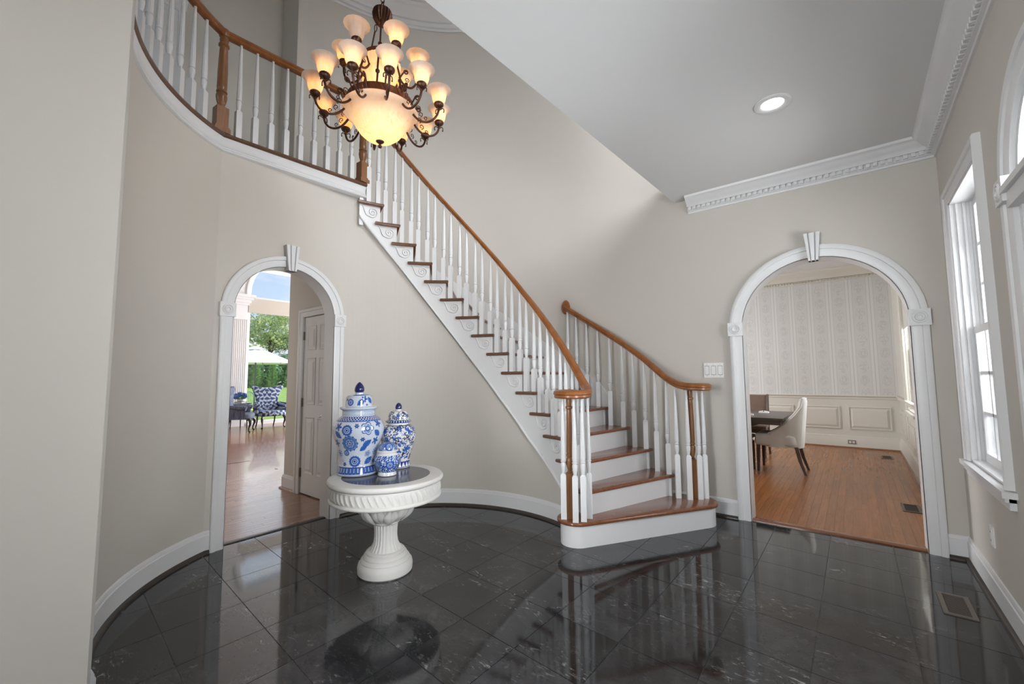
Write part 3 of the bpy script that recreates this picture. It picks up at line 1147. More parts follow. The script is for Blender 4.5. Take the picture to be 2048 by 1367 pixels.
def newel(parent, x, y, z, h, rot=0, big=True):
    """turned oak newel post: square foot, vase, fluted shaft"""
    n = thing_part('newel_post', parent, (x, y, z), rot)
    a = .040 if big else .029
    sq = .20 if big else .32
    mb = MB()
    if big:
        mb.box((-a - .012, -a - .012, 0), (a + .012, a + .012, .035))
        mb.prism([(-a - .006, -a - .006), (a + .006, -a - .006), (a + .006, a + .006), (-a - .006, a + .006)], .035, .05)
    mb.box((-a, -a, 0), (a, a, sq))
    k = a / .040
    pr = [(.028 * k, sq), (.030 * k, sq + .012), (.022 * k, sq + .018), (.032 * k, sq + .05), (.038 * k, sq + .085), (.036 * k, sq + .105), (.026 * k, sq + .118), (.036 * k, sq + .124), (.036 * k, sq + .134), (.030 * k, sq + .14)]
    top = h
    pr += [(.034 * k, sq + .16), (.033 * k, (sq + top) / 2), (.028 * k, top - .12), (.026 * k, top - .09), (.036 * k, top - .082), (.036 * k, top - .070), (.027 * k, top - .062), (.030 * k, top - .03), (.026 * k, top)]
    fl = lambda an, z: 1 - (.12 * (.5 + .5 * cos(8 * an)) if sq + .165 < z < top - .125 else 0)
    pr2 = []
    for (r0, z0), (r1, z1) in zip(pr, pr[1:]):
        pr2.append((r0, z0))
        if z1 - z0 > .1:
            pr2 += [(r0 + (r1 - r0) * t, z0 + (z1 - z0) * t) for t in (.03, .5, .97)]
    pr2.append(pr[-1])
    mb.lathe(pr2, 32, flute=fl)
    me = mb.mesh('newel_post', 'oak_newel', 35)
    o = link('newel_post', me, parent, True, (x, y, z), rot)
    return o
def thing_part(*a):
    return None
RAIL = [(-.033, -.030), (-.030, -.013), (-.019, -.003), (0, 0), (.019, -.003), (.030, -.013), (.033, -.030), (.025, -.038), (.027, -.052), (.018, -.061), (-.018, -.061), (-.027, -.052), (-.025, -.038)]
RH = .058

# inner (left) stair balustrade
def railtop(a):
    return znos(a) + lerp([59.5, 68.7, 77, 90, 102, 114, 126, 150, 158, 161.7], [.767, .748, .742, .742, .760, .7716, .775, .772, .78, .80], a)
RI = 1.275
bl = thing('stair_balustrade', 'long oak handrail with white turned balusters on the inner stair curve', 'balustrade', (-1.66, 2.80, RISE))
vol = [(-1.605, 2.885, 1.180), (-1.548, 2.832, 1.135), (-1.518, 2.775, 1.115), (-1.522, 2.710, 1.110), (-1.562, 2.660, 1.108), (-1.625, 2.640, 1.108), (-1.690, 2.660, 1.108), (-1.728, 2.712, 1.108), (-1.725, 2.775, 1.108), (-1.688, 2.815, 1.108), (-1.640, 2.812, 1.108), (-1.615, 2.775, 1.108), (-1.625, 2.745, 1.108)]
pth = [(*PR(RI, a), railtop(a)) for a in np.linspace(161.7, 62, 44)]
pth = [tuple(p) for p in pth] + [tuple(p) for p in catmull([pth[-1]] + vol, 6)][2:]
mb = MB()
mb.sweep(RAIL, pth)
mb.build('handrail', 'oak_rail', bl, smooth=50)
newel(bl, -1.672, 2.772, RISE, 1.052 - RISE, .5, False)
for (x, y) in ((-1.702, 2.728), (-1.598, 2.716), (-1.562, 2.768), (-1.560, 2.850)):
    link('baluster', bal_mesh(1.052 - RISE), bl, True, (x, y, RISE), .5)
for k in range(2, 17):
    for d in (2.3, 6.3):
        a = thin(k) + d
        z = k * RISE
        h = railtop(a) - RH - z + .006
        if k == 2:
            h = min(h, railtop(62.5) - RH - z)
        link('baluster', bal_mesh(h), bl, True, (*PR(RI, a), z), radians(a))

# right-hand stair balustrade
br = thing('stair_balustrade', 'short oak handrail with white balusters ending in a wall rosette', 'balustrade', (-1.13, 3.79, RISE))
rp = [(-2.462, 4.045, 1.993), (-2.333, 4.045, 1.910), (-2.208, 4.043, 1.828), (-2.076, 4.035, 1.747), (-1.922, 3.988, 1.655), (-1.773, 3.952, 1.562), (-1.655, 3.930, 1.482), (-1.535, 3.902, 1.398), (-1.422, 3.862, 1.309), (-1.301, 3.803, 1.223), (-1.203, 3.751, 1.172), (-1.12, 3.718, 1.150), (-1.045, 3.712, 1.143), (-.985, 3.745, 1.14), (-.962, 3.815, 1.14), (-.988, 3.885, 1.14), (-1.05, 3.922, 1.14), (-1.115, 3.905, 1.14), (-1.145, 3.85, 1.14), (-1.12, 3.81, 1.14)]
mb = MB()
mb.sweep(RAIL, catmull(rp, 5))
mb.build('handrail', 'oak_rail', br, smooth=50)
mb = MB()
nn = Vector((.08, -1, 0)).normalized()
mb.lathe([(.0, 0), (.062, 0), (.064, .008), (.056, .020), (.0, .022)], 28, sx=.8, sy=1.25, capb=False, capt=False)
mb.xf(Matrix.Translation((-2.475, 4.078, 1.972)) @ nn.to_track_quat('Z', 'Y').to_matrix().to_4x4())
mb.build('wall_rosette', 'oak_rail', br)
newel(br, -1.112, 3.842, RISE, 1.085 - RISE, .5, False)
for (x, y) in ((-1.215, 3.765), (-1.125, 3.775), (-1.058, 3.838), (-1.030, 3.895)):
    link('baluster', bal_mesh(1.09 - RISE), br, True, (x, y, RISE), .5)
for (p, k) in ((9, 2), (8, 2), (7, 3), (6, 3), (5, 4), (4, 4), (3, 5), (2, 5), (1, 6), (0, 6)):
    x, y, z = rp[p]
    if p == 0:
        x, y = -2.44, 4.045
    link('baluster', bal_mesh(z - RH - k * RISE + .004), br, True, (x, y, k * RISE), .35)

# gallery balustrade
bg_ = thing('gallery_balustrade', 'upstairs oak handrail with white balusters and two oak newels', 'balustrade', (-3.62, 1.05, GAL))
GR = 3.872
N0 = (-3.628, 1.045)
N1 = (-3.552, 2.192)
gp = arc(C2, R2 + .028, 284, 211, 30) + [N0]
mb = MB()
mb.sweep(RAIL, [(x, y, GR) for x, y in gp] + [(N1[0], N1[1], GR), (*PR(1.275, 160.5), GR - .03), (*PR(1.275, 158.5), railtop(158.5))])
mb.build('handrail', 'oak_rail', bg_, smooth=50)
mb = MB()
mb.lathe([(0, -.062), (.034, -.06), (.040, -.04), (.040, -.018), (.030, -.002), (0, .004)], 20, capb=False, capt=False)
cap = mb.mesh('newel_cap', 'oak_rail', 40)
for (x, y) in (N0, N1):
    nw = newel(bg_, x, y, GAL, GR - RH - GAL + .004, .08)
    link('newel_cap', cap, nw, False, (0, 0, GR - GAL))
for i in range(1, 10):
    t = i / 10
    link('baluster', bal_mesh(GR - RH - GAL + .004), bg_, True, (N0[0] + (N1[0] - N0[0]) * t, N0[1] + (N1[1] - N0[1]) * t, GAL), .08)
a = 215.3
while a < 280:
    x, y = PR(R2 + .028, a, C2)
    link('baluster', bal_mesh(GR - RH - GAL + .004), bg_, True, (x, y, GAL), radians(a))
    a += 4.45

# ------------------------------------------------------------------ sash windows and the front door
def muntin_sash(mapf, a, b, z0, z1, d, parent, cols=3, rows=3, stile=.042, pane='pane_glass', mat='trim_white'):
    s = MB()
    def bx(mb, s0, s1, q0, q1, d0, d1):
        vs = [mapf(x, z, t) for t in (d0, d1) for x, z in ((s0, q0), (s1, q0), (s1, q1), (s0, q1))]
        mb.add(vs, [(0, 1, 2, 3), (7, 6, 5, 4), (0, 4, 5, 1), (1, 5, 6, 2), (2, 6, 7, 3), (3, 7, 4, 0)])
    bx(s, a, a + stile, z0, z1, d, d + .035)
    bx(s, b - stile, b, z0, z1, d, d + .035)
    bx(s, a + stile, b - stile, z0, z0 + stile * 1.2, d, d + .035)
    bx(s, a + stile, b - stile, z1 - stile, z1, d, d + .035)
    sash = s.build('sash', mat, parent, smooth=None)
    A, B, Z0, Z1 = a + stile, b - stile, z0 + stile * 1.2, z1 - stile
    m = .009
    for i in range(1, cols):
        x = A + (B - A) * i / cols
        mb = MB()
        bx(mb, x - m, x + m, Z0, Z1, d + .004, d + .031)
        mb.build('muntin', mat, sash, smooth=None)
    for j in range(1, rows):
        z = Z0 + (Z1 - Z0) * j / rows
        mb = MB()
        bx(mb, A, B, z - m, z + m, d + .004, d + .031)
        mb.build('muntin', mat, sash, smooth=None)
    for i in range(cols):
        for j in range(rows):
            x0, x1 = A + (B - A) * i / cols, A + (B - A) * (i + 1) / cols
            q0, q1 = Z0 + (Z1 - Z0) * j / rows, Z0 + (Z1 - Z0) * (j + 1) / rows
            mb = MB()
            bx(mb, x0 + m, x1 - m, q0 + m, q1 - m, d + .016, d + .019)
            mb.build('pane', pane, sash, smooth=None)
    return sash

def sash_window(name, label, mapf, a, b, z0, z1, th, wid=.085, mat='trim_white', sill=True):
    w = thing(name, label, 'window', kind='structure')
    mb = MB()
    rect_casing(mb, mapf, a, b, z0, z1, wid)
    mb.build('casing', mat, w, smooth=30)
    mb = MB()   # reveal lining
    def bx(mb, s0, s1, q0, q1, d0, d1):
        vs = [mapf(x, z, t) for t in (d0, d1) for x, z in ((s0, q0), (s1, q0), (s1, q1), (s0, q1))]
        mb.add(vs, [(0, 1, 2, 3), (7, 6, 5, 4), (0, 4, 5, 1), (1, 5, 6, 2), (2, 6, 7, 3), (3, 7, 4, 0)])
    bx(mb, a, a + .012, z0, z1, -.01, th)
    bx(mb, b - .012, b, z0, z1, -.01, th)
    bx(mb, a, b, z1 - .012, z1, -.01, th)
    bx(mb, a, b, z0, z0 + .012, -.01, th)
    mb.build('reveal', mat, w, smooth=None)
    mb = MB()   # ribbed parting beads on both sides
    for i in range(3):
        d0 = .015 + i * .03
        bx(mb, a + .012, a + .024, z0, z1, d0, d0 + .012)
        bx(mb, b - .024, b - .012, z0, z1, d0, d0 + .012)
    mb.build('parting_bead', mat, w, smooth=None)
    zm = (z0 + z1) / 2 - .02
    muntin_sash(mapf, a + .024, b - .024, zm - .01, z1 - .012, .085, w, mat=mat)
    muntin_sash(mapf, a + .024, b - .024, z0 + .012, zm + .03, .045, w, mat=mat)
    if sill:
        mb = MB()
        vs = []
        bx(mb, a - wid - .03, b + wid + .03, z0 - .03, z0 - .002, -.048, .045)
        mb.build('window_sill', mat, w, smooth=None)
        mb = MB()
        bx(mb, a - wid, b + wid, z0 - .085, z0 - .03, -.022, 0)
        bx(mb, a - wid, b + wid, z0 - .052, z0 - .03, -.036, 0)
        mb.build('apron', mat, w, smooth=None)
    return w

sash_window('window_1', 'tall white nine-over-nine sash window in the front wall', rt_map, *WIN, .15)
sash_window('added_window_2', 'unseen white sash window added for light in the front wall beyond the door', rt_map, *WIN2, .15)
sash_window('window_3', 'wide white upper window lighting the stairwell', rt_map, *UPW, .15, sill=False)
sash_window('added_window_4', 'tall white window added behind the viewpoint for fill light', lambda s, z, d: (s, -2.2 - d, z), -1.86, -.9, .45, 2.6, .15)  # unseen window added in front of the rear fill lamp
sash_window('window_5', 'white upstairs window at the gallery end', lambda s, z, d: (s, -3.1 - d, z), -4.9, -3.4, 3.8, 5.2, .1)

fd = thing('door_1', 'white front door with arched fanlight and moulded casing', 'door', (XR, 2.11, 0), kind='structure')
mb = MB()
arch_casing(mb, rt_map, DA, DB, DZ, .085)
mb.build('casing', 'trim_white', fd)
for s_ in (DA - .043, DB + .043):
    block_with_rosette(rt_map, s_, DZ, .10, fd)
mb = MB()
mb.box((XR - .03, DA, 1.845), (XR + .12, DB, 1.93))
mb.box((XR - .045, DA - .01, 1.905), (XR + .12, DB + .01, 1.93))
mb.build('transom_bar', 'trim_white', fd, smooth=None)
mb = MB()
P = arch_pts(DA, DB, DZ)
Q = arch_pts(DA, DB, DZ, off=-.03)
m = len(P)
vs = [rt_map(s, z, 0) for s, z in P] + [rt_map(s, z, .15) for s, z in P] + [rt_map(s, z, 0) for s, z in Q] + [rt_map(s, z, .15) for s, z in Q]
fs = []
for j in range(m - 1):
    fs += [(2 * m + j, 2 * m + j + 1, 3 * m + j + 1, 3 * m + j), (j, j + 1, 2 * m + j + 1, 2 * m + j), (m + j, m + j + 1, 3 * m + j + 1, 3 * m + j)]
mb.add(vs, fs)
mb.build('jamb', 'trim_white', fd)
mb = MB()
A = [(s, z) for s, z in arch_pts(DA + .03, DB - .03, DZ)[1:-1]]
mb.add([(XR + .09, s, z) for s, z in A] + [(XR + .095, s, z) for s, z in A], [tuple(range(len(A))), tuple(range(len(A), 2 * len(A)))[::-1]])
fg = mb.build('fanlight_pane', 'pane_glass', fd)
for an in (30, 60, 90, 120, 150):
    mb = MB()
    c_ = ((DA + DB) / 2, DZ)
    mb.tube([(XR + .085, c_[0] + r * cos(radians(an)), c_[1] + r * sin(radians(an))) for r in (.02, .33)], .008, 6)
    mb.build('fanlight_bar', 'trim_white', fd)
mb = MB()
mb.box((XR + .075, DA + .03, 0.01), (XR + .115, DB - .03, 1.845))
ds = mb.build('door_slab', 'trim_white', fd, smooth=None)
for (y0, y1) in ((DA + .09, 2.07), (2.15, DB - .09)):
    for (z0, z1) in ((.18, .72), (.82, 1.40), (1.48, 1.76)):
        pm = MB()
        pm.box((XR + .066, y0, z0), (XR + .075, y1, z1))
        pm.build('panel', 'trim_white', ds, smooth=None)
mb = MB()
mb.lathe([(.02, 0), (.02, .008), (.008, .012), (.008, .03), (.022, .04), (.024, .052), (.014, .064)], 16)
mb.xf(Matrix.Translation((XR + .075, DA + .07, .9)) @ Matrix.Rotation(-pi / 2, 4, 'Y'))
mb.build('door_knob', 'nickel', ds)

# ------------------------------------------------------------------ small fittings in the hall
sw = tag(MB().box((-1.052, YB - .007, 1.185), (-.890, YB, 1.315)).build('switch_plate', 'plate_white', smooth=None), 'white triple rocker switch plate beside the dining arch', 'light switch')
for i in range(3):
    x = -1.025 + i * .054
    MB().box((x - .019, YB - .0075, 1.209), (x + .019, YB - .007, 1.291)).build('switch_gap', 'vent_metal', sw, smooth=None)
    MB().box((x - .016, YB - .013, 1.213), (x + .016, YB - .007, 1.287)).build('rocker_switch', 'trim_white', sw, smooth=None)
    for z in (1.2, 1.30):
        mb = MB()
        mb.lathe([(.003, 0), (.003, .001)], 8)
        mb.xf(Matrix.Translation((x, YB - .0075, z)) @ Matrix.Rotation(pi / 2, 4, 'X'))
        mb.build('screw', 'vent_metal', sw)
def outlet(name, label, mapf, s, z, w=.066, h=.105, frame='plate_white', face='trim_white', horiz=False):
    def bx(mb, s0, s1, q0, q1, d0, d1):
        vs = [mapf(x, q, t) for t in (d0, d1) for x, q in ((s0, q0), (s1, q0), (s1, q1), (s0, q1))]
        return mb.add(vs, [(0, 1, 2, 3), (7, 6, 5, 4), (0, 4, 5, 1), (1, 5, 6, 2), (2, 6, 7, 3), (3, 7, 4, 0)])
    if horiz:
        w, h = h, w
    o = tag(bx(MB(), s - w / 2, s + w / 2, z - h / 2, z + h / 2, -.006, 0).build(name, frame, smooth=None), label, 'outlet')
    for k in (-1, 1):
        ds, dz = (k * w * .21, 0) if horiz else (0, k * h * .21)
        f = bx(MB(), s + ds - .014, s + ds + .014, z + dz - .016, z + dz + .016, -.010, -.006).build('socket', face, o, smooth=None)
        for q in (-.005, .005):
            bx(MB(), s + ds + q - .0012, s + ds + q + .0012, z + dz - .004, z + dz + .006, -.0105, -.010).build('slot', 'black_gap', f, smooth=None)
    return o
outlet('wall_outlet', 'white wall outlet under the sash window', rt_map, 3.42, .345)
cm = lambda s, z, d: (*PR(R2 - (.006 + 0 if False else 0) + d, s / R2 * 180 / pi, C2), z)
outlet('wall_outlet', 'white outlet on the curved wall by the near wall end', cm, radians(254.5) * R2, .40)

def floor_vent(name, label, x0, y0, x1, y1, z, n, mat='vent_metal', along='x'):
    t = thing(name, label, 'floor vent', ((x0 + x1) / 2, (y0 + y1) / 2, z))
    f = .02
    mb = MB()
    for a in ((x0, y0, x1, y0 + f), (x0, y1 - f, x1, y1), (x0, y0 + f, x0 + f, y1 - f), (x1 - f, y0 + f, x1, y1 - f)):
        mb.box((a[0], a[1], z + .0005), (a[2], a[3], z + .006))
    mb.build('frame', mat, t, smooth=None)
    mb = MB()
    mb.box((x0 + f, y0 + f, z + .0003), (x1 - f, y1 - f, z + .001))
    mb.build('duct_opening', 'black_gap', t, smooth=None)
    for i in range(n):
        mb = MB()
        y = y0 + f + (y1 - y0 - 2 * f) * (i + .5) / n
        mb.box((x0 + f, y - .0022, z + .001), (x1 - f, y + .0022, z + .0022))
        mb.build('slat', mat, t, smooth=None)
    return t
floor_vent('floor_vent', 'taupe metal vent grille set in the black tile floor', .288, 3.125, .412, 3.405, 0, 18)

cl = thing('recessed_light', 'round white recessed spotlight glowing in the entry ceiling', 'ceiling light', (-.297, 2.93, CE))
mb = MB()
mb.lathe([(.098, 0), (.098, -.006), (.090, -.010), (.068, -.008), (.060, -.002), (.060, 0)], 40, capb=False, capt=False)
mb.build('trim_ring', 'trim_white', cl, world=False)
mb = MB()
mb.lathe([(.0, -.003), (.060, -.003)], 40, capb=False, capt=False)
mb.build('lens', 'lamp_lens', cl, world=False)

# ------------------------------------------------------------------ dining room
DX0, DY0, DY1, DC = -4.5, YB + .15, 9.06, 3.0
mb = MB()
mb.box((DX0, 4.10, -.06), (-1.62, DY1, 0.0))
mb.box((-1.62, 4.10, -.06), (XR + .02, DY1, -.004))
df = struct(mb.build('floor_dining', 'floor_oak', smooth=None), 'glossy oak plank floor of the dining room', 'floor')
PW = .0595
lens_ = {}
rng = random.Random(3)
i = 0
x = -1.62
while x < XR:
    y = 4.16 - rng.random() * .6
    while y < DY1:
        L = rng.choice((.9, 1.2, 1.5, 1.8))
        ya, yb_ = max(y, 4.16), min(y + L, DY1)
        if yb_ - ya > .05:
            key = round(yb_ - ya, 3)
            if key not in lens_:
                pm = MB()
                pm.box((-PW / 2 + .0005, -key / 2 + .0006, -.004), (PW / 2 - .0005, key / 2 - .0006, 0))
                lens_[key] = pm.mesh('plank', 'floor_oak', None)
            link('plank', lens_[key], df, True, (x + PW / 2, (ya + yb_) / 2, 0))
        y += L
    x += PW
mb = MB()
d_back = lambda s, z, d: (s, DY1 + d, z)
mb.box((DX0, DY1, .86), (XR, DY1 + .1, DC))
struct(mb.build('wall_dining', 'wallpaper', smooth=None), 'dining room wall with pale striped damask wallpaper', 'wall')
DWIN = (6.55, 7.55, .74, 2.30)
mb = MB()
grid_wall(mb, rt_map, YB + .15, DY1 + .1, 0, DC, [DWIN], .15)
struct(mb.build('wall_dining_right', 'dining_trim', smooth=None), 'dining room window wall with cream panelling', 'wall')
mb = MB()
grid_wall(mb, lambda s, z, d: (DX0 - d, s, z), YB + .15, DY1 + .1, 0, DC, [(5.6, 7.6, .8, 2.4)], .1)
struct(mb.build('wall_dining_left', 'wall_paint', smooth=None), 'far side wall of the dining room', 'wall')
mb = MB()
mb.box((DX0, YB + .15, 0), (-2.25, YB + .17, DC))
struct(mb.build('wall_dining_front', 'wall_paint', smooth=None), 'dining room side of the stair wall', 'wall')
mb = MB()
mb.box((DX0, YB + .15, DC), (XR + .15, DY1 + .1, DC + .1))
struct(mb.build('ceiling_dining', 'ceiling_paint', smooth=None), 'white dining room ceiling with a round speaker', 'ceiling')
# crown
mb = MB()
DCR = [(0, 0), (.02, 0), (.02, .012), (.03, .016), (.03, .05), (.05, .055), (.06, .08), (.11, .12), (.16, .165), (.18, .18), (.20, .19), (.20, .21), (0, .21)]
mb.sweep([(u, w + DC - .21) for u, w in DCR], [(DX0, DY1), (XR, DY1), (XR, YB + .15)], side=-1)
dcw = struct(mb.build('trim_9', 'dining_trim'), 'cream crown moulding round the dining room ceiling', 'moulding')
mb = MB()
x = -1.9
while x < XR - .05:
    mb.cbox((x, DY1 - .042, DC - .178), (.024, .022, .03))
    x += .045
y = DY1 - .08
while y > 4.4:
    mb.cbox((XR - .042, y, DC - .178), (.022, .024, .03))
    y -= .045
o = mb.build('dentil_row', 'dining_trim', dcw, smooth=None)
o['kind'] = 'stuff'
# wainscot on the far wall
wn = struct(MB().box((DX0, DY1 - .012, 0), (XR, DY1 + .1, .86)).build('wainscot', 'dining_trim', smooth=None), 'cream panelled wainscot below the wallpaper', 'wainscot')
mb = MB()
mb.sweep([(.012, .79), (.022, .80), (.022, .825), (.045, .845), (.045, .862), (0, .862), (0, .79)], [(DX0, DY1), (XR, DY1), (XR, YB + .15)], side=-1)
mb.build('chair_rail', 'dining_trim', wn)
mb = MB()
mb.sweep([(0, 0), (.03, 0), (.03, .15), (.022, .17), (.022, .185), (.012, .195), (0, .2)], [(DX0, DY1), (XR, DY1), (XR, YB + .15)], side=-1)
mb.build('base_moulding', 'dining_trim', wn)
mb = MB()
mb.sweep([(.03, 0), (.05, 0), (.046, .014), (.03, .02)], [(DX0, DY1), (XR, DY1), (XR, YB + .15)], side=-1)
mb.build('shoe_moulding', 'threshold', wn)
def raised_panel(mapf, a, b, z0, z1, parent):
    mb = MB()
    def ring(i, d):
        return [mapf(s, z, d) for s, z in ((a + i, z0 + i), (b - i, z0 + i), (b - i, z1 - i), (a + i, z1 - i))]
    R_ = [ring(0, 0), ring(0, -.012), ring(.016, -.016), ring(.022, -.002), ring(.03, -.002), ring(.06, -.016), ring(.06, -.016)]
    vs = [v for r in R_ for v in r]
    fs = []
    for k in range(len(R_) - 2):
        fs += [(k * 4 + j, k * 4 + (j + 1) % 4, (k + 1) * 4 + (j + 1) % 4, (k + 1) * 4 + j) for j in range(4)]
    fs.append(tuple((len(R_) - 2) * 4 + j for j in range(4)))
    mb.add(vs, fs)
    return mb.build('wall_panel', 'dining_trim', parent, smooth=None)
wmap = lambda s, z, d: (s, DY1 - .012 + d, z)
for i in range(5):
    a = -.114 - i * .647
    raised_panel(wmap, a, a + .548, .30, .675, wn)
rmap = lambda s, z, d: (XR + d, s, z)
for (a, b, zt) in ((8.0, 8.85, .675), (7.72, 7.9, .675), (6.95, 7.6, .56), (6.2, 6.85, .56), (5.2, 6.1, .675), (4.4, 5.1, .675)):
    raised_panel(rmap, a, b, .30, zt, wn)
sash_window('window_6', 'white sash window with shade in the dining room', rt_map, *DWIN, .15, wid=.10, mat='dining_trim')
MB().box((XR + .01, DWIN[0] + .03, 1.78), (XR + .03, DWIN[1] - .03, 2.28)).build('roller_shade', 'linen', D.objects['window_6'], smooth=None)
outlet('baseboard_outlet', 'dark-framed outlet in the dining room baseboard', lambda s, z, d: (s, DY1 - .03 + d, z), -.088, .095, frame='vent_metal', horiz=True)
floor_vent('floor_vent', 'dark vent grille in the dining floor near the arch', .27, 5.17, .40, 5.46, 0, 14, 'dark_wood')
floor_vent('floor_vent', 'small vent grille in the dining floor by the far wall', .24, 8.15, .37, 8.42, 0, 12, 'dark_wood')
sp = thing('ceiling_speaker', 'round white speaker grille in the dining ceiling', 'speaker', (-.25, 8.09, DC))
MB().lathe([(.12, 0), (.12, -.006), (.105, -.010)], 32, capb=False).build('grille', 'ceiling_paint', sp, world=False)
MB().lathe([(.135, 0), (.135, -.005), (.12, -.008)], 32, capb=False, capt=False).build('rim', 'trim_white', sp, world=False)

# dining table: thick dark top on carved trestle
dt = thing('dining_table', 'dark wooden trestle dining table with a thick top', 'table', (-1.9, 6.85, 0))
TT = .675
mb = MB()
for i in range(6):
    y0 = 6.12 + i * 1.22 / 6
    mb = MB()
    mb.box((-3.1, y0 + .001, TT - .028), (-.70, y0 + 1.22 / 6 - .001, TT))
    mb.build('top_plank', 'table_wood', dt, smooth=None)
mb = MB()
mb.box((-3.08, 6.14, TT - .085), (-.73, 7.32, TT - .028))
mb.build('apron', 'table_wood', dt, smooth=None)
mb = MB()
P = [(-.95, TT - .085), (-1.05, TT - .115), (-1.13, TT - .10), (-1.2, TT - .13), (-1.32, TT - .105), (-1.45, TT - .14), (-1.9, TT - .085)]
for y in (6.2, 7.24):
    mb.add([(x, y, z) for x, z in P] + [(x, y + .03, z) for x, z in P], [tuple(range(7)), tuple(range(7, 14))[::-1]] + [(i, (i + 1) % 7, 7 + (i + 1) % 7, 7 + i) for i in range(7)])
mb.build('carved_bracket', 'table_wood', dt, smooth=None)
for x in (-1.5, -2.5):
    mb = MB()
    mb.lathe([(.07, .06), (.09, .10), (.05, .14), (.045, .2), (.075, .34), (.08, .40), (.05, .48), (.07, .53), (.08, TT - .085)], 20, (x, 6.73, 0))
    mb.build('leg', 'table_wood', dt)
    mb = MB()
    mb.box((x - .06, 6.35, 0), (x + .06, 7.11, .07))
    mb.build('foot', 'table_wood', dt, smooth=None)
MB().box((-2.5, 6.70, .2), (-1.5, 6.76, .27)).build('stretcher', 'table_wood', dt, smooth=None)

def upholstered_chair():
    """side chair: swept cream back wrapping into the seat, dark tapered legs; faces -x, origin under the seat"""
    t = thing('dining_chair', 'cream upholstered dining chair with swept back at the table end', 'chair', (0, 0, 0))
    # back: curved shell swept round the rear of the seat
    mb = MB()
    n = 22
    rows = []
    for i in range(n + 1):
        u = -1 + 2 * i / n
        ang = u * 1.75
        # plan curve: rounded U open towards -x
        y = .245 * (abs(u) ** .8) * (1 if u > 0 else -1) if abs(u) < .55 else .245 * (.62 + .38 * min(1, (abs(u) - .55) / .25)) * (1 if u > 0 else -1)
        xx = .235 - .03 * (abs(u) / .55) ** 2 if abs(u) < .55 else .205 - (abs(u) - .55) * .66
        top = .92 - .02 * abs(u) if abs(u) < .5 else .91 - .43 * min(1, (abs(u) - .5) / .48) ** .62
        top = max(top, .47)
        lean = .06
        rows.append((xx, y, top, lean))
    outer, inner = [], []
    lev = [0, .25, .5, .75, .92, 1.0]
    vs, fs = [], []
    for (xx, y, top, lean) in rows:
        for q in lev:
            z = .31 + (top - .31) * q
            k = 1 - .12 * max(0, (.5 - q)) * 0
            vs.append((xx + lean * (z - .31) / .6 + (0 if q < 1 else -.012), y, z))
        for q in lev[::-1]:
            z = .31 + (top - .31) * q
            vs.append((xx - .062 + lean * (z - .31) / .6 + (0 if q < 1 else .012), y * .80, z))
    m = len(lev) * 2
    for i in range(n):
        for j in range(m - 1):
            fs.append((i * m + j, i * m + j + 1, (i + 1) * m + j + 1, (i + 1) * m + j))
    fs.append(tuple(range(m)))
    fs.append(tuple(range(n * m, n * m + m))[::-1])
    mb.add(vs, fs)
    b = mb.build('backrest', 'linen', t, world=False, smooth=60)
    # welt cord along the top edge
    mb = MB()
    mb.tube([(xx - .03 + lean * (top - .31) / .6, y * .9, top + .001) for (xx, y, top, lean) in rows], .006, 6)
    mb.build('welt', 'linen', b, world=False)
    for j, z in enumerate((.55, .66, .77)):
        for y in ((-.09, 0, .09) if j % 2 == 0 else (-.045, .045)):
            mb = MB()
            mb.lathe([(.0, .004), (.008, .003), (.010, 0), (.010, -.004)], 8, capt=False)
            mb.xf(Matrix.Translation((.165 + .06 * (z - .31) / .6, y, z)) @ Matrix.Rotation(-pi / 2, 4, 'Y'))
            mb.build('tuft_button', 'linen', b, world=False)
    mb = MB()
    outl = [(-.27, -.20), (-.255, -.235), (-.1, -.245), (.1, -.235), (.19, -.16), (.215, 0), (.19, .16), (.1, .235), (-.1, .245), (-.255, .235), (-.27, .20)]
    mb.round_prism(outl, .32, .47, .035, 5)
    mb.build('seat', 'linen', t, world=False, smooth=60)
    for (x, y, dx, dy) in ((-.235, -.2, -.01, -.005), (-.235, .2, -.01, .005), (.17, -.19, .08, -.005), (.17, .19, .08, .005)):
        mb = MB()
        a, c = .021, .013
        vs = [(x + sx * a, y + sy * a, .325) for sx, sy in ((-1, -1), (1, -1), (1, 1), (-1, 1))]
        vs += [(x + dx * .4 + sx * a * .85, y + sy * a * .85 + dy * .5, .16) for sx, sy in ((-1, -1), (1, -1), (1, 1), (-1, 1))]
        vs += [(x + dx + sx * c, y + dy + sy * c, 0) for sx, sy in ((-1, -1), (1, -1), (1, 1), (-1, 1))]
        mb.add(vs, [(0, 1, 2, 3)] + [(k * 4 + i, k * 4 + (i + 1) % 4, k * 4 + 4 + (i + 1) % 4, k * 4 + 4 + i) for k in range(2) for i in range(4)] + [(11, 10, 9, 8)])
        mb.build('leg', 'dark_wood', t, world=False, smooth=None)
    return t
dc = upholstered_chair()
dc.location = (-.765, 6.46, 0)

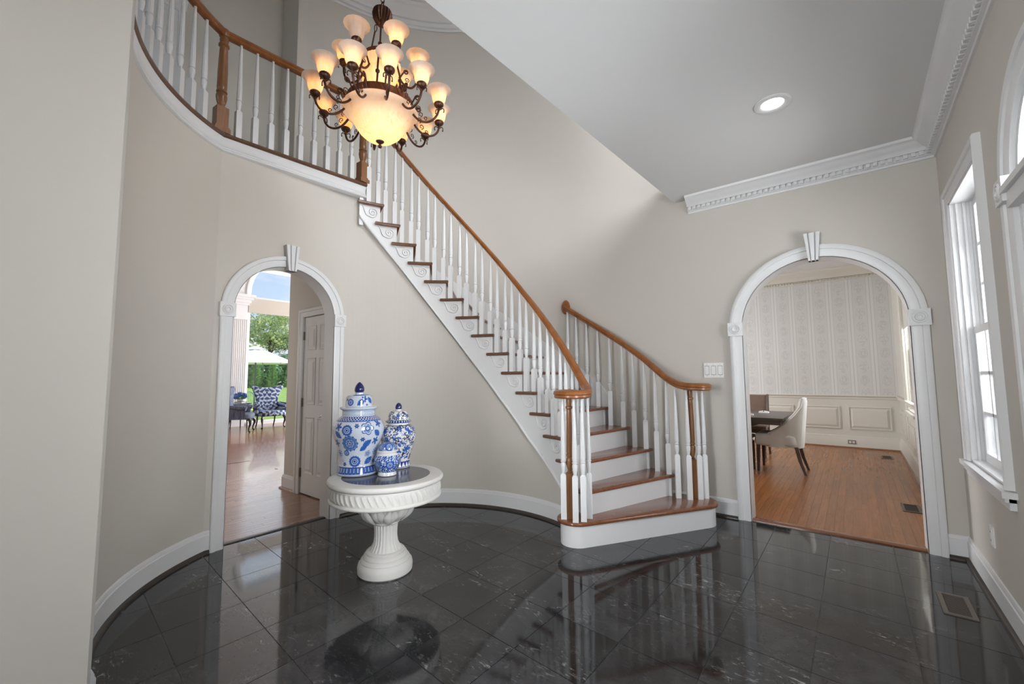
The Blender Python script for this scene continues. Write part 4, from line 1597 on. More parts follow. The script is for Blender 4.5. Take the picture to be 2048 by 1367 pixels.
def wooden_chair(name, label, loc, rz):
    """wooden side chair with leather back panel; faces +x"""
    t = thing(name, label, 'chair', loc, rz)
    mb = MB()
    mb.round_prism([(-.22, -.21), (.22, -.23), (.22, .23), (-.22, .21)], .405, .45, .016)
    mb.build('seat', 'brown_leather', t, world=False)
    mb = MB()
    mb.box((-.20, -.20, .35), (.20, .20, .405))
    mb.build('seat_frame', 'dark_wood', t, world=False, smooth=None)
    for y in (-.2, .2):
        mb = MB()
        mb.tube([(.19, y, .36), (.20, y, .2), (.205, y, 0)], [.022, .019, .014], 8)
        mb.build('leg', 'dark_wood', t, world=False)
        mb = MB()
        mb.tube([(-.24, y, 0), (-.20, y, .25), (-.20, y, .45), (-.23, y, .7), (-.29, y, .90)], [.015, .019, .021, .019, .016], 8)
        mb.build('leg', 'dark_wood', t, world=False)
    mb = MB()
    vs = []
    n = 8
    for i in range(n + 1):
        z = .52 + .37 * i / n
        x = -.215 - .075 * ((z - .5) / .4) ** 1.4
        for (dx, y) in ((0, -.19), (-.03, -.19), (-.03, .19), (0, .19)):
            vs.append((x + dx, y, z))
    mb.add(vs, [(i * 4 + k, i * 4 + (k + 1) % 4, i * 4 + 4 + (k + 1) % 4, i * 4 + 4 + k) for i in range(n) for k in range(4)] + [(0, 1, 2, 3), (n * 4 + 3, n * 4 + 2, n * 4 + 1, n * 4)])
    mb.build('backrest', 'brown_leather', t, world=False)
    return t
wooden_chair('dining_chair', 'brown leather-backed wooden chair on the far side of the dining table', (-1.27, 7.42, 0), -pi / 2)
wooden_chair('dining_chair', 'dark wooden chair tucked in at the near side of the dining table', (-1.27, 6.12, 0), pi / 2)
# napkins with rings lying on the table
for i, (x, y, lab) in enumerate(((-1.02, 6.95, 'white folded napkin with a dark ring at the far table edge'), (-1.13, 6.45, 'white folded napkin with a dark ring at the near table edge'))):
    nt_ = thing('napkin', lab, 'napkin', (x, y, TT))
    mb = MB()
    mb.add([(-.06, -.035, .004), (0, -.014, .02), (.06, -.04, .004), (.06, .04, .004), (0, .014, .02), (-.06, .035, .004), (0, 0, .032), (-.06, 0, .02), (.06, 0, .02), (-.06, -.035, 0), (.06, -.04, 0), (.06, .04, 0), (-.06, .035, 0)],
           [(0, 1, 6, 7), (1, 2, 8, 6), (7, 6, 4, 5), (6, 8, 3, 4), (9, 10, 11, 12), (0, 9, 10, 2, 1), (5, 4, 3, 11, 12), (0, 7, 5, 12, 9), (2, 10, 11, 3, 8)])
    mb.build('cloth', 'book_paper', nt_, world=False)
    mb = MB()
    mb.tube([(0, .021 * cos(a), .018 + .021 * sin(a)) for a in [2 * pi * k / 20 for k in range(20)]], .005, 6, closed=True)
    mb.build('napkin_ring', 'chair_leg_dark', nt_, world=False)

# ------------------------------------------------------------------ back hall and great room beyond the garden-side arch
GX = -12.35
mb = MB()
mb.box((-7.0, .6, -.06), (-3.69, 2.6, -.004))
mb.box((GX, .6, -.06), (-7.0, 8.2, 0))
mb.box((-7.0, 2.6, -.06), (-4.9, 8.2, 0))
hf = struct(mb.build('floor_hall', 'floor_oak_hall', smooth=None), 'glossy oak plank floor of the back hall and great room', 'floor')
lens_ = {}
rng = random.Random(5)
x = -3.695
while x > -7.0:
    y = .9 - rng.random() * .7
    while y < 2.6:
        L = rng.choice((.7, .9, 1.2))
        ya, yb_ = max(y, .9), min(y + L, 2.6)
        if yb_ - ya > .04:
            key = round(yb_ - ya, 3)
            if key not in lens_:
                pm = MB()
                pm.box((-PW / 2 + .0006, -key / 2 + .0006, -.004), (PW / 2 - .0006, key / 2 - .0006, 0))
                lens_[key] = pm.mesh('plank', 'floor_oak_hall', None)
            link('plank', lens_[key], hf, True, (x - PW / 2, (ya + yb_) / 2, 0))
        y += L
    x -= PW
HD = (-4.63, -4.03, 1.862)
hw_map = lambda s, z, d: (s, 2.20 + d, z)
mb = MB()
grid_wall(mb, hw_map, -5.0, -3.70, 0, 2.82, [(HD[0], HD[1], 0, HD[2])], .12)
mb.box((-5.0, 2.32, 0), (-4.9, 8.2, 2.8))
mb.box((-5.13, 2.32, 2.8), (-5.04, 8.2, 4.4))
mb.box((-5.13, .9, 2.82), (-5.04, 2.32, 4.4))
mb.box((-5.13, .9, 2.78), (-4.9, 8.2, 2.83))
struct(mb.build('wall_hall', 'wall_paint', smooth=None), 'greige back hall wall holding the closet door', 'wall')
mb = MB()
mb.box((-5.0, .82, 0), (-3.70, .92, 2.82))
mb.box((-5.0, .6, 0), (-4.9, .92, 2.8))
mb.box((-5.13, .6, 2.8), (-5.04, .92, 4.4))
mb.box((GX, .5, 0), (-5.04, .6, 4.4))
grid_wall(mb, lambda s, z, d: (s, 8.2 + d, z), GX, -5.04, 0, 4.4, [(-11.4, -7.2, .5, 3.6)], .1)  # unseen opening added to let the side fill lamp in
struct(mb.build('wall_great_room', 'wall_paint', smooth=None), 'greige side walls of the great room', 'wall')
mb = MB()
mb.box((-5.0, .82, 2.80), (-3.70, 2.3, 2.84))
mb.box((GX, .5, 4.3), (-5.04, 8.3, 4.4))
struct(mb.build('ceiling_hall', 'ceiling_paint', smooth=None), 'white ceilings of the back hall and great room', 'ceiling')
baseboard('baseboard_hall', [(-4.71, 2.20), (-5.0, 2.20), (-5.0, 2.6)], 'white baseboard at the hall corner beside the closet door', side=1, shoe='threshold')

# closet door with six raised panels
cd = thing('door_3', 'white six-panel closet door with nickel lever in the back hall', 'door', (-4.33, 2.20, 0), kind='structure')
mb = MB()
rect_casing(mb, hw_map, HD[0], HD[1], 0, HD[2], .082)
mb.build('casing', 'trim_white', cd, smooth=30)
mb = MB()
mb.box((HD[0] + .006, 2.205, .012), (HD[1] - .006, 2.24, HD[2] - .006))
slab = mb.build('door_slab', 'trim_white', cd, smooth=None)
def door_panel(a, b, z0, z1):
    mb = MB()
    f = lambda s, z, d: (s, 2.205 + d, z)
    def ring(i, d):
        return [f(s, z, d) for s, z in ((a + i, z0 + i), (b - i, z0 + i), (b - i, z1 - i), (a + i, z1 - i))]
    R_ = [ring(0, 0), ring(.004, -.006), ring(.016, -.001), ring(.028, -.001), ring(.05, -.009)]
    vs = [v for r in R_ for v in r]
    fs = [(k * 4 + j, k * 4 + (j + 1) % 4, (k + 1) * 4 + (j + 1) % 4, (k + 1) * 4 + j) for k in range(4) for j in range(4)]
    fs.append((16, 17, 18, 19))
    mb.add(vs, fs)
    mb.build('panel', 'trim_white', slab, smooth=None)
for (a, b) in ((-4.55, -4.365), (-4.295, -4.11)):
    door_panel(a, b, 1.50, 1.76)
    door_panel(a, b, .93, 1.42)
    door_panel(a, b, .22, .80)
lv = MB()
lv.lathe([(.026, 0), (.026, .006), (.012, .012), (.011, .045)], 18, capt=True)
lv.xf(Matrix.Translation((-4.085, 2.205, .83)) @ Matrix.Rotation(pi / 2, 4, 'X'))
lv.tube([(-4.085, 2.162, .83), (-4.13, 2.160, .832), (-4.17, 2.162, .824), (-4.20, 2.165, .828)], [.010, .009, .008, .006], 8)
lv.build('lever_handle', 'nickel', slab)
for z in (1.66, .95, .22):
    MB().box((HD[0] - .012, 2.192, z - .045), (HD[0] + .016, 2.205, z + .045)).build('hinge', 'hinge_metal', slab, smooth=None)

# far wall: tall window with arched head, fluted pilaster
far_map = lambda s, z, d: (GX - d, s, z)
WY0, WY1 = 4.44, 6.70
mb = MB()
grid_wall(mb, far_map, .5, 8.3, 0, 3.30, [(WY0, WY1, .05, 3.30)], .15)
grid_wall(mb, far_map, .5, 8.3, 3.30, 4.4, [(4.2, 6.95, 3.30, 4.4)], .15)
arch_wall(mb, far_map, 4.2, 6.95, 3.30, 4.4 + .4, WY0, WY1, 3.45, .15)
struct(mb.build('wall_far', 'trim_white', smooth=None), 'white far wall of the great room around the tall window', 'wall')
gw = thing('window_7', 'tall arched great room window looking onto the garden', 'window', (GX, 5.57, 0), kind='structure')
mb = MB()
arch_casing(mb, far_map, WY0, WY1, 3.45, .12, z0=3.30)
mb.build('casing', 'trim_white', gw)
MB().box((GX - .15, WY0, .0), (GX + .05, WY1, .09)).build('window_sill', 'trim_white', gw, smooth=None)
MB().box((GX - .12, WY0, 3.22), (GX + .02, WY1, 3.36)).build('transom_bar', 'trim_white', gw, smooth=None)
for (a, b) in ((WY0, 5.57), (5.57, WY1)):
    MB().box((GX - .09, a + .03, .09), (GX - .084, b - .03, 3.22)).build('pane', 'pane_glass', gw, smooth=None)
MB().box((GX - .11, 5.55, .09), (GX - .05, 5.59, 3.22)).build('mullion', 'trim_white', gw, smooth=None)
mb = MB()
A = arch_pts(WY0 + .02, WY1 - .02, 3.45, z0=3.36)
mb.add([(GX - .09, s, z) for s, z in A] + [(GX - .084, s, z) for s, z in A], [tuple(range(len(A))), tuple(range(len(A), 2 * len(A)))[::-1]])
mb.build('pane', 'pane_glass', gw)
mb = MB()
mb.sweep([(0, 2.93), (.05, 2.93), (.06, 2.97), (.05, 3.02), (.065, 3.06), (.055, 3.12), (.07, 3.17), (.06, 3.25), (.07, 3.30), (0, 3.30)], [(GX, WY0 - .06), (GX, WY1 + .06)], side=-1)
tag(mb.build('roman_shade', 'shade_fabric'), 'beige roman shade pulled up at the tall garden window', 'window shade')
pil = thing('pilaster', 'white fluted pilaster with moulded capital beside the garden window', 'pilaster', (GX, 4.16, 0), kind='structure')
mb = MB()
vs = []
prof = []
y = 3.98
while y < 4.34:
    prof += [(0.0, y), (.10, y)] if not prof else []
    prof += [(.10, y + .008), (.085, y + .018), (.085, y + .030), (.10, y + .040)]
    y += .045
prof += [(.10, y), (0, y)]
n = len(prof)
vs = [(GX + d, yy, .35) for d, yy in prof] + [(GX + d, yy, 2.72) for d, yy in prof]
mb.add(vs, [(i, (i + 1) % n, n + (i + 1) % n, n + i) for i in range(n)] + [tuple(range(n)), tuple(range(n, 2 * n))[::-1]])
mb.build('fluted_shaft', 'trim_white', pil, smooth=None)
mb = MB()
mb.box((GX, 3.94, 0), (GX + .13, y + .02, .35))
mb.box((GX, 3.955, .35), (GX + .118, y + .01, .39))
mb.build('plinth', 'trim_white', pil, smooth=None)
mb = MB()
for (z0, z1, e) in ((2.72, 2.80, .02), (2.80, 3.10, .0), (3.10, 3.16, .03), (3.16, 3.24, .06), (3.24, 3.30, .10), (3.30, 3.37, .14)):
    mb.box((GX, 3.97 - e, z0), (GX + .105 + e, y + e, z1))
mb.build('capital', 'trim_white', pil, smooth=None)
mb = MB()
rect_casing(mb, far_map, 3.1, 3.86, .25, 2.7, .06)
mb.build('side_panel_frame', 'trim_white', pil, smooth=30)
mb = MB()
mb.sweep([(u * 1.6, (w - .14) * 1.7 + 4.3) for u, w in CROWN], [(GX, .6), (GX, 8.2)], side=-1)
struct(mb.build('trim_10', 'trim_white'), 'white crown moulding above the tall garden window', 'moulding')

# wing chairs
def cabriole(x, y, dx, dy):
    return [(x, y, .30), (x + dx * .05, y + dy * .05, .25), (x + dx * .055, y + dy * .055, .19), (x + dx * .02, y + dy * .02, .10), (x + dx * .015, y + dy * .015, .04), (x + dx * .05, y + dy * .05, .012)]
def wing_chair(name, label, loc, rz, cloth, side_cloth):
    """flared shield-backed wing chair on cabriole legs; faces +x"""
    t = thing(name, label, 'armchair', loc, rz, 'wing chairs by the garden window')
    half = [(.0, .38), (.20, .38), (.245, .50), (.235, .62), (.255, .75), (.31, .88), (.355, .98), (.345, 1.025), (.28, 1.015), (.15, .985), (.0, .975)]
    out = half + [(-y, z) for y, z in half[::-1][1:-1]]
    n = len(out)
    mb = MB()
    def xx(y, z, f):
        lean = -.24 - .14 * (z - .38)
        return lean + .9 * y * y + f
    for (f, s) in ((.05, .94), (.065, .85)):
        pass
    vs, fs = [], []
    for f, s in ((-.055, .98), (-.03, 1.0), (.03, 1.0), (.055, .95)):
        for (y, z) in out:
            vs.append((xx(y * s, z, f), y * s, .68 + (z - .68) * s))
    for k in range(3):
        fs += [(k * n + i, k * n + (i + 1) % n, (k + 1) * n + (i + 1) % n, (k + 1) * n + i) for i in range(n)]
    fs.append(tuple(range(n))[::-1])
    # front face as centre strip so that it follows the curve
    c0 = len(vs)
    for z in (.40, .55, .70, .85, .95):
        vs.append((xx(0, z, .06), 0, z))
    fr = [3 * n + i for i in range(n)]
    fs.append(tuple(fr))
    mb.add(vs, fs)
    mb.build('backrest', cloth, t, world=False, smooth=50)
    mb = MB()
    mb.round_prism([(-.24, -.25), (.20, -.30), (.27, -.22), (.30, 0), (.27, .22), (.20, .30), (-.24, .25)], .29, .42, .045, 5)
    mb.build('seat', cloth, t, world=False, smooth=60)
    for s in (-1, 1):
        mb = MB()
        pts = [(-.25, s * .255, .60), (-.12, s * .285, .57), (.02, s * .31, .555), (.14, s * .325, .55), (.19, s * .33, .53)]
        mb.tube(pts, [.03, .045, .05, .055, .05], 12)
        mb.prism([(-.26, s * .24), (.16, s * .28), (.17, s * .335), (-.25, s * .30)], .30, lambda x, y: .56)
        mb.build('arm', side_cloth, t, world=False, smooth=50)
    for (x, y, dx, dy) in ((.22, -.23, .8, -.5), (.22, .23, .8, .5)):
        mb = MB()
        mb.tube(cabriole(x, y, dx, dy), [.028, .032, .026, .015, .013, .022], 8)
        mb.build('leg', 'chair_leg_dark', t, world=False)
    for y in (-.2, .2):
        mb = MB()
        mb.tube([(-.22, y, .31), (-.25, y, .15), (-.32, y, 0)], [.02, .017, .014], 8)
        mb.build('leg', 'chair_leg_dark', t, world=False)
    return t
wing_chair('wing_chair', 'navy and white damask wing chair facing the hall before the window', (-11.32, 4.60, 0), -.05, 'navy_damask', 'navy_damask')
wing_chair('wing_chair', 'dark blue wing chair seen from its side behind the arch jamb', (-10.95, 3.80, 0), 1.05, 'navy_rib', 'navy_rib')
# side table, book, flowers
st = thing('side_table', 'dark round side table with glass top between the wing chairs', 'side table', (-11.80, 4.10, 0))
MB().lathe([(.24, .60), (.24, .612)], 36).build('table_top', 'table_glass', st, world=False)
MB().lathe([(.245, .585), (.245, .60), (.225, .60), (.225, .585)], 36, capb=False, capt=False).build('rim', 'chair_leg_dark', st, world=False)
for a in (.6, .6 + 2.094, .6 + 4.189):
    mb = MB()
    mb.tube([(.20 * cos(a), .20 * sin(a), .585), (.19 * cos(a), .19 * sin(a), .3), (.20 * cos(a), .20 * sin(a), 0)], .014, 8)
    mb.build('leg', 'chair_leg_dark', st, world=False)
bk = thing('book', 'closed book lying on the side table before the flowers', 'book', (-11.67, 4.06, .612), .5)
MB().box((-.10, -.075, .003), (.10, .07, .027)).build('pages', 'book_paper', bk, world=False, smooth=None)
MB().box((-.105, -.08, 0), (.105, .08, .003)).box((-.105, -.08, .027), (.105, .08, .031)).box((-.105, .07, .003), (.105, .08, .027)).build('cover', 'navy_rib', bk, world=False, smooth=None)
fv = thing('flower_vase', 'vase of blue hydrangeas on the side table', 'flowers', (-11.88, 4.13, .612))
MB().lathe([(.05, 0), (.06, .02), (.07, .07), (.055, .11), (.06, .12)], 20).build('vase', 'porcelain', fv, world=False)
rng = random.Random(11)
def puff(n, c, r, s, rng, flat=1.0):
    mb = MB()
    for _ in range(n):
        d = Vector((rng.gauss(0, 1), rng.gauss(0, 1), rng.gauss(0, 1))).normalized()
        p = Vector(c) + Vector((d.x * r, d.y * r, d.z * r * flat)) * rng.uniform(.75, 1.0)
        u = d.orthogonal().normalized() * s
        w = d.cross(u).normalized() * s
        a = rng.random() * 6.28
        u, w = u * cos(a) + w * sin(a), w * cos(a) - u * sin(a)
        mb.add([p + u, p + w * .8, p - u, p - w * .8], [(0, 1, 2, 3)])
    return mb
for (x, y, z) in ((-.05, -.1, .17), (.04, -.02, .20), (-.02, .09, .18), (.06, .07, .15), (.05, -.12, .14), (-.08, .0, .2)):
    puff(90, (x, y, z), .065, .016, rng).build('flower_head', 'petal_blue', fv, world=False, smooth=None)
puff(60, (0, 0, .12), .12, .025, rng, .4).build('foliage', 'leaf_mid', fv, world=False, smooth=None)

# ------------------------------------------------------------------ the garden
mb = MB()
nx, ny = 14, 10
vs, fs = [], []
for i in range(nx + 1):
    for j in range(ny + 1):
        x = -14.0 - 40 * i / nx
        y = -14 + 50 * j / ny
        vs.append((x, y, -.12 + .67 * min(1, max(0, (-x - 15) / 14)) + .05 * sin(x * .5 + y * .3)))
for i in range(nx):
    for j in range(ny):
        a = i * (ny + 1) + j
        fs.append((a, a + 1, a + ny + 2, a + ny + 1))
mb.add(vs, fs)
lw = mb.build('lawn', 'lawn')
tag(lw, 'sunlit green lawn rising behind the house', 'lawn', kind='structure')
mb = MB()
mb.box((-18.5, -2, -.3), (GX - .15, 14, -.09))
struct(mb.build('patio', 'patio_stone', smooth=None), 'stone patio outside the tall window', 'patio')
um = thing('patio_umbrella', 'white market umbrella open over the patio', 'umbrella', (-16.0, 5.98, -.09))
mb = MB()
ring = []
n = 8
vs = [(0, 0, 2.36)]
for lvl, (r, z) in enumerate(((.12, 2.33), (.7, 2.06), (1.30, 1.80))):
    for i in range(n):
        a = 2 * pi * (i + .3) / n
        vs.append((r * cos(a), r * sin(a), z))
fs = [(0, 1 + i, 1 + (i + 1) % n) for i in range(n)]
for l in range(2):
    fs += [(1 + l * n + i, 1 + (l + 1) * n + i, 1 + (l + 1) * n + (i + 1) % n, 1 + l * n + (i + 1) % n) for i in range(n)]
mb.add(vs, fs)
can = mb.build('canopy', 'umbrella_cloth', um, world=False, smooth=None)
mb = MB()
mb.lathe([(.30, 2.27), (.12, 2.37), (.0, 2.40)], 8, capb=False, capt=False)
mb.build('vent_cap', 'umbrella_cloth', can, world=False, smooth=None)
for i in range(n):
    a = 2 * pi * (i + .3) / n
    mb = MB()
    mb.tube([(.03 * cos(a), .03 * sin(a), 2.28), (1.28 * cos(a), 1.28 * sin(a), 1.785)], .010, 5)
    mb.build('rib', 'pole_metal', um, world=False)
MB().tube([(0, 0, 0), (0, 0, 2.35)], .024, 10).build('pole', 'pole_metal', um, world=False)
MB().lathe([(.28, 0), (.28, .05), (.06, .09), (.04, .28)], 24).build('base', 'pole_metal', um, world=False)
# green metal patio chair
pc = thing('patio_chair', 'green metal patio chair beyond the glass', 'chair', (-14.4, 5.35, -.09), .3)
MB().lathe([(.21, .42), (.215, .43), (.21, .44)], 24).build('seat', 'patio_metal', pc, world=False)
mb = MB()
mb.tube([(-.19, .19 * cos(a) * 1.1, .62 + .27 * sin(a)) for a in np.linspace(-.9, pi + .9, 18)], .012, 6)
mb.build('back_frame', 'patio_metal', pc, world=False)
for y in (-.12, -.06, 0, .06, .12):
    mb = MB()
    mb.tube([(-.19, y, .44), (-.195, y * .9, .86)], .006, 5)
    mb.build('back_spindle', 'patio_metal', pc, world=False)
for (x, y) in ((-.15, -.15), (-.15, .15), (.15, -.15), (.15, .15)):
    mb = MB()
    mb.tube([(x, y, .42), (x * 1.25, y * 1.25, 0)], .011, 6)
    mb.build('leg', 'patio_metal', pc, world=False)
pl_ = thing('flower_bush', 'low yellow-flowered bush just outside the window', 'bush', (-13.5, 4.95, -.09))
rng = random.Random(21)
puff(220, (0, 0, .25), .28, .05, rng, .8).build('foliage', 'leaf_mid', pl_, world=False, smooth=None)
plain('petal_yellow', (.75, .62, .12), .6)
puff(60, (0, 0, .27), .30, .03, rng, .8).build('blossoms', 'petal_yellow', pl_, world=False, smooth=None)

def ground(x):
    return -.12 + .67 * min(1, max(0, (-x - 15) / 14))
def conifer(x, y, h, r, lab):
    t = thing('conifer', lab, 'conifer', (x, y, ground(x)), 0, 'slim conifers along the lawn edge')
    mb = MB()
    rng = random.Random(int(y * 100))
    for _ in range(700):
        z = rng.random() ** 1.2 * h
        rr = r * (1 - (z / h) ** 2.2) ** .6 * rng.uniform(.7, 1.0) + .03
        a = rng.random() * 6.28
        p = Vector((rr * cos(a), rr * sin(a), z + .05))
        d = Vector((cos(a), sin(a), .8)).normalized()
        u = d.cross(Vector((0, 0, 1))).normalized() * .05
        w = d * .10
        mb.add([p + u, p + w, p - u, p - w * .4], [(0, 1, 2, 3)])
    mb.build('foliage', 'leaf_mid', t, world=False, smooth=None)
    MB().tube([(0, 0, -.1), (0, 0, h * .8)], .03, 6).build('trunk', 'bark', t, world=False)
for x, y, h, l in ((-29.5, 11.1, 1.55, 'slim green conifer behind the umbrella pole'), (-29.5, 12.05, 1.5, 'slim green conifer in the middle of the garden row'), (-29.5, 13.15, 1.45, 'slim green conifer at the right end of the garden row')):
    conifer(x, y, h, .32, l)

def tree(x, y, h, r, mat, lab, seed, n=2600, leaf=.17, base=.25):
    t = thing('garden_tree', lab, 'tree', (x, y, ground(x)), 0, 'trees behind the lawn')
    rng = random.Random(seed)
    blobs = []
    for _ in range(14):
        a = rng.random() * 6.28
        q = rng.random()
        z = h * (base + (1 - base) * q * .86)
        rr = r * (1 - abs(q - .35) * .8) * rng.uniform(.2, .75)
        blobs.append(((rr * cos(a), rr * sin(a), z), r * rng.uniform(.32, .5)))
    mb = MB()
    for (c, br_) in blobs:
        mb.join(puff(n // 14, c, br_, leaf, rng, .8))
    mb.build('foliage', mat, t, world=False, smooth=None)
    mb = MB()
    mb.tube([(0, 0, -.2), (.05, 0, h * .4), (0, .05, h * .75)], [.16, .12, .05], 8)
    mb.build('trunk', 'bark', t, world=False)
    for k in range(5):
        a = k * 1.256
        mb = MB()
        mb.tube([(.03, 0, h * (.32 + .06 * k)), (r * .3 * cos(a), r * .3 * sin(a), h * (.5 + .06 * k)), (r * .6 * cos(a), r * .6 * sin(a), h * (.6 + .06 * k))], [.06, .04, .02], 6)
        mb.build('branch', 'bark', t, world=False)
tree(-36.5, 14.6, 6.6, 2.9, 'leaf_pale', 'pale yellow-green tree, tallest behind the umbrella', 1, 4200, .10)
tree(-37.5, 11.6, 5.2, 2.3, 'leaf_mid', 'mid green tree at the left of the garden view', 2, 3200, .11)
tree(-36.0, 17.5, 5.2, 2.4, 'leaf_pale', 'pale green tree at the right of the garden view', 3, 2600)
tree(-33.5, 12.6, 2.7, 1.9, 'leaf_dark', 'dense dark green shrub-like tree behind the conifers', 4, 3400, .11, .05)
tree(-33.2, 10.3, 2.3, 1.7, 'leaf_dark', 'low dark green tree at the lawn edge left of the conifers', 5, 2600, .12, .05)
tree(-33.6, 15.0, 2.6, 1.9, 'leaf_dark', 'low dark green tree at the lawn edge right of the conifers', 6, 2600, .12, .05)
tree(-38.0, 7.0, 4.8, 2.3, 'leaf_mid', 'mid green tree far left beyond the lawn', 7, 2000)

# front porch outside the right-hand windows
mb = MB()
mb.box((XR + .15, -4, -.3), (4.5, 14, -.05))
struct(mb.build('porch_floor', 'patio_stone', smooth=None), 'pale stone porch outside the front windows', 'porch')
mb = MB()
mb.box((XR + .15, -4, 3.05), (4.5, 14, 3.2))  # roof added to cut the sky light reaching the front windows
struct(mb.build('sky_block_roof', 'porch_white', smooth=None), 'added white roof blocking sky light outside the front windows', 'porch')
def porch_column(x, y, lab):
    t = thing('porch_column', lab, 'column', (x, y, -.05), 0, 'white porch columns')
    MB().box((-.22, -.22, 0), (.22, .22, .16)).build('plinth', 'porch_white', t, world=False, smooth=None)
    fl = lambda a, z: 1 - .05 * (.5 + .5 * cos(20 * a))
    MB().lathe([(.19, .16), (.20, .20), (.18, .24), (.175, 1.5), (.155, 2.9), (.17, 2.94)], 80, flute=fl).build('shaft', 'porch_white', t, world=False)
    MB().box((-.22, -.22, 2.94), (.22, .22, 3.1)).build('capital', 'porch_white', t, world=False, smooth=None)
ww = struct(MB().box((XR + .15, 9.2, -.05), (4.6, 9.4, 3.05)).build('porch_wing_wall', 'porch_white', smooth=None), 'white clapboard wing wall closing the porch', 'wall')
for i in range(24):
    pm = MB()
    z0 = -.05 + i * .13
    pm.prism([(9.2, z0), (9.165, z0), (9.195, z0 + .13), (9.2, z0 + .13)], XR + .15, 4.6)
    pm.xf(Matrix(((0, 0, 1, 0), (1, 0, 0, 0), (0, 1, 0, 0), (0, 0, 0, 1))))
    pm.build('clapboard', 'porch_white', ww, smooth=None)
porch_column(1.15, 5.2, 'white fluted porch column nearest the sash window')
porch_column(1.75, 6.6, 'white fluted porch column in the middle of the porch')
porch_column(2.6, 8.2, 'white fluted porch column furthest along the porch')

# ------------------------------------------------------------------ pedestal table
TX, TY, TZ = -2.375, 1.683, .59
pt = thing('pedestal_table', 'round white plaster pedestal table with dark stone inlay', 'table', (TX, TY, 0))
mb = MB()
mb.lathe([(.272, .575), (.272, .59), (.335, .59), (.349, .587), (.356, .578), (.356, .566), (.349, .557), (.338, .553), (.330, .551), (.25, .551)], 96, capb=False, capt=False)
mb.build('top_ring', 'plaster', pt, world=False)
MB().lathe([(.0, .5885), (.2725, .5885), (.2725, .575)], 72, capb=False, capt=False).build('stone_inlay', 'slate_inlay', pt, world=False)
def rope(a, z):
    k = (z - .508) / .032
    if abs(k) > 1:
        return 1
    w = sqrt(max(0, 1 - k * k))
    ph = a * 56 + k * 2.4 + .6 * sin(a * 56 + k * 3)
    return 1 + .042 * w * (0.25 + .65 * max(0, sin(ph)))
mb = MB()
pr = [(.30, .551), (.335, .551), (.338, .543), (.330, .541)] + [(.330, .541 - .066 * i / 14) for i in range(1, 14)] + [(.330, .475), (.341, .473), (.345, .466), (.343, .458), (.332, .452), (.30, .449), (.20, .447), (.15, .446)]
mb.lathe(pr, 448, flute=rope, capb=False, capt=False)
mb.build('carved_band', 'plaster', pt, world=False, smooth=60)
def bowl_r(z):
    return lerp([.305, .32, .34, .365, .40, .425, .45], [.082, .098, .125, .148, .162, .166, .166], z)
mb = MB()
mb.lathe([(bowl_r(z), z) for z in np.linspace(.305, .45, 14)], 48, capt=False, capb=False)
cap_ = mb.build('capital', 'plaster', pt, world=False)
# carved leaves on the capital
lm = MB()
nu, nv = 8, 10
vs, fs = [], []
for j in range(nv + 1):
    v = j / nv
    z = .318 + .112 * v
    wid = .30 * sin(pi * min(1, v * .92 + .08)) ** .7 * (1 - .25 * v) + .02
    for i in range(nu + 1):
        u = -1 + 2 * i / nu
        bulge = .020 * (1 - u * u) ** .5 * (.5 + .5 * sin(pi * v)) + .012 * v ** 3
        bulge -= .010 * max(0, 1 - abs(u) * 7)
        r = bowl_r(z) + bulge - .002
        a = u * wid
        vs.append((r * cos(a), r * sin(a), z))
for j in range(nv):
    for i in range(nu):
        k = j * (nu + 1) + i
        fs.append((k, k + 1, k + nu + 2, k + nu + 1))
lm.add(vs, fs)
lme = lm.mesh('carved_leaf', 'plaster', 50)
for i in range(12):
    o = link('carved_leaf', lme, cap_, False, (0, 0, -.012 if i % 2 else 0), radians(30 * i + 6))
mb = MB()
fl = lambda a, z: 1 - .07 * (.5 - .5 * cos(24 * a)) if .135 < z < .295 else 1
mb.lathe([(.086, .308), (.088, .303), (.082, .297), (.076, .292), (.074, .285), (.071, .25), (.071, .21), (.077, .175), (.090, .15), (.104, .128)][::-1], 192, flute=fl, capb=False, capt=False)
mb.build('fluted_column', 'plaster', pt, world=False, smooth=50)
mb = MB()
mb.lathe([(.0, 0), (.158, 0), (.166, .008), (.168, .04), (.163, .062), (.150, .072), (.152, .078), (.146, .088), (.134, .094), (.136, .100), (.130, .112), (.118, .118), (.120, .126), (.112, .134), (.09, .136)], 64, capb=False, capt=False)
mb.build('base', 'plaster', pt, world=False)

# ------------------------------------------------------------------ painted porcelain jars
def painted_lathe(name, prof, n, m, paint, parent, loc=(0, 0, 0)):
    zs = [p[1] for p in prof]
    # resample along the profile length
    P = np.array(prof)
    L = np.concatenate([[0], np.cumsum(np.hypot(*np.diff(P, axis=0).T))])
    t = np.linspace(0, L[-1], m)
    r = np.interp(t, L, P[:, 0])
    z = np.interp(t, L, P[:, 1])
    th = np.linspace(0, 2 * pi, n, endpoint=False)
    TH, RR = np.meshgrid(th, r)
    _, ZZ = np.meshgrid(th, z)
    V = np.stack([RR * np.cos(TH), RR * np.sin(TH), ZZ], -1).reshape(-1, 3)
    idx = np.arange(m * n).reshape(m, n)
    F = np.stack([idx[:-1], np.roll(idx, -1, 1)[:-1], np.roll(idx, -1, 1)[1:], idx[1:]], -1).reshape(-1, 4)
    me = D.meshes.new(name)
    me.from_pydata(V.tolist(), [], F.tolist())
    me.polygons.foreach_set('use_smooth', [True] * len(me.polygons))
    colr = np.ones((m * n, 4))
    colr[:, :3] = paint(TH.ravel(), ZZ.ravel(), RR.ravel())
    ca = me.color_attributes.new('paint', 'FLOAT_COLOR', 'POINT')
    ca.data.foreach_set('color', colr.ravel())
    me.materials.append(M['painted_porcelain'])
    return link(name, me, parent, False, loc)

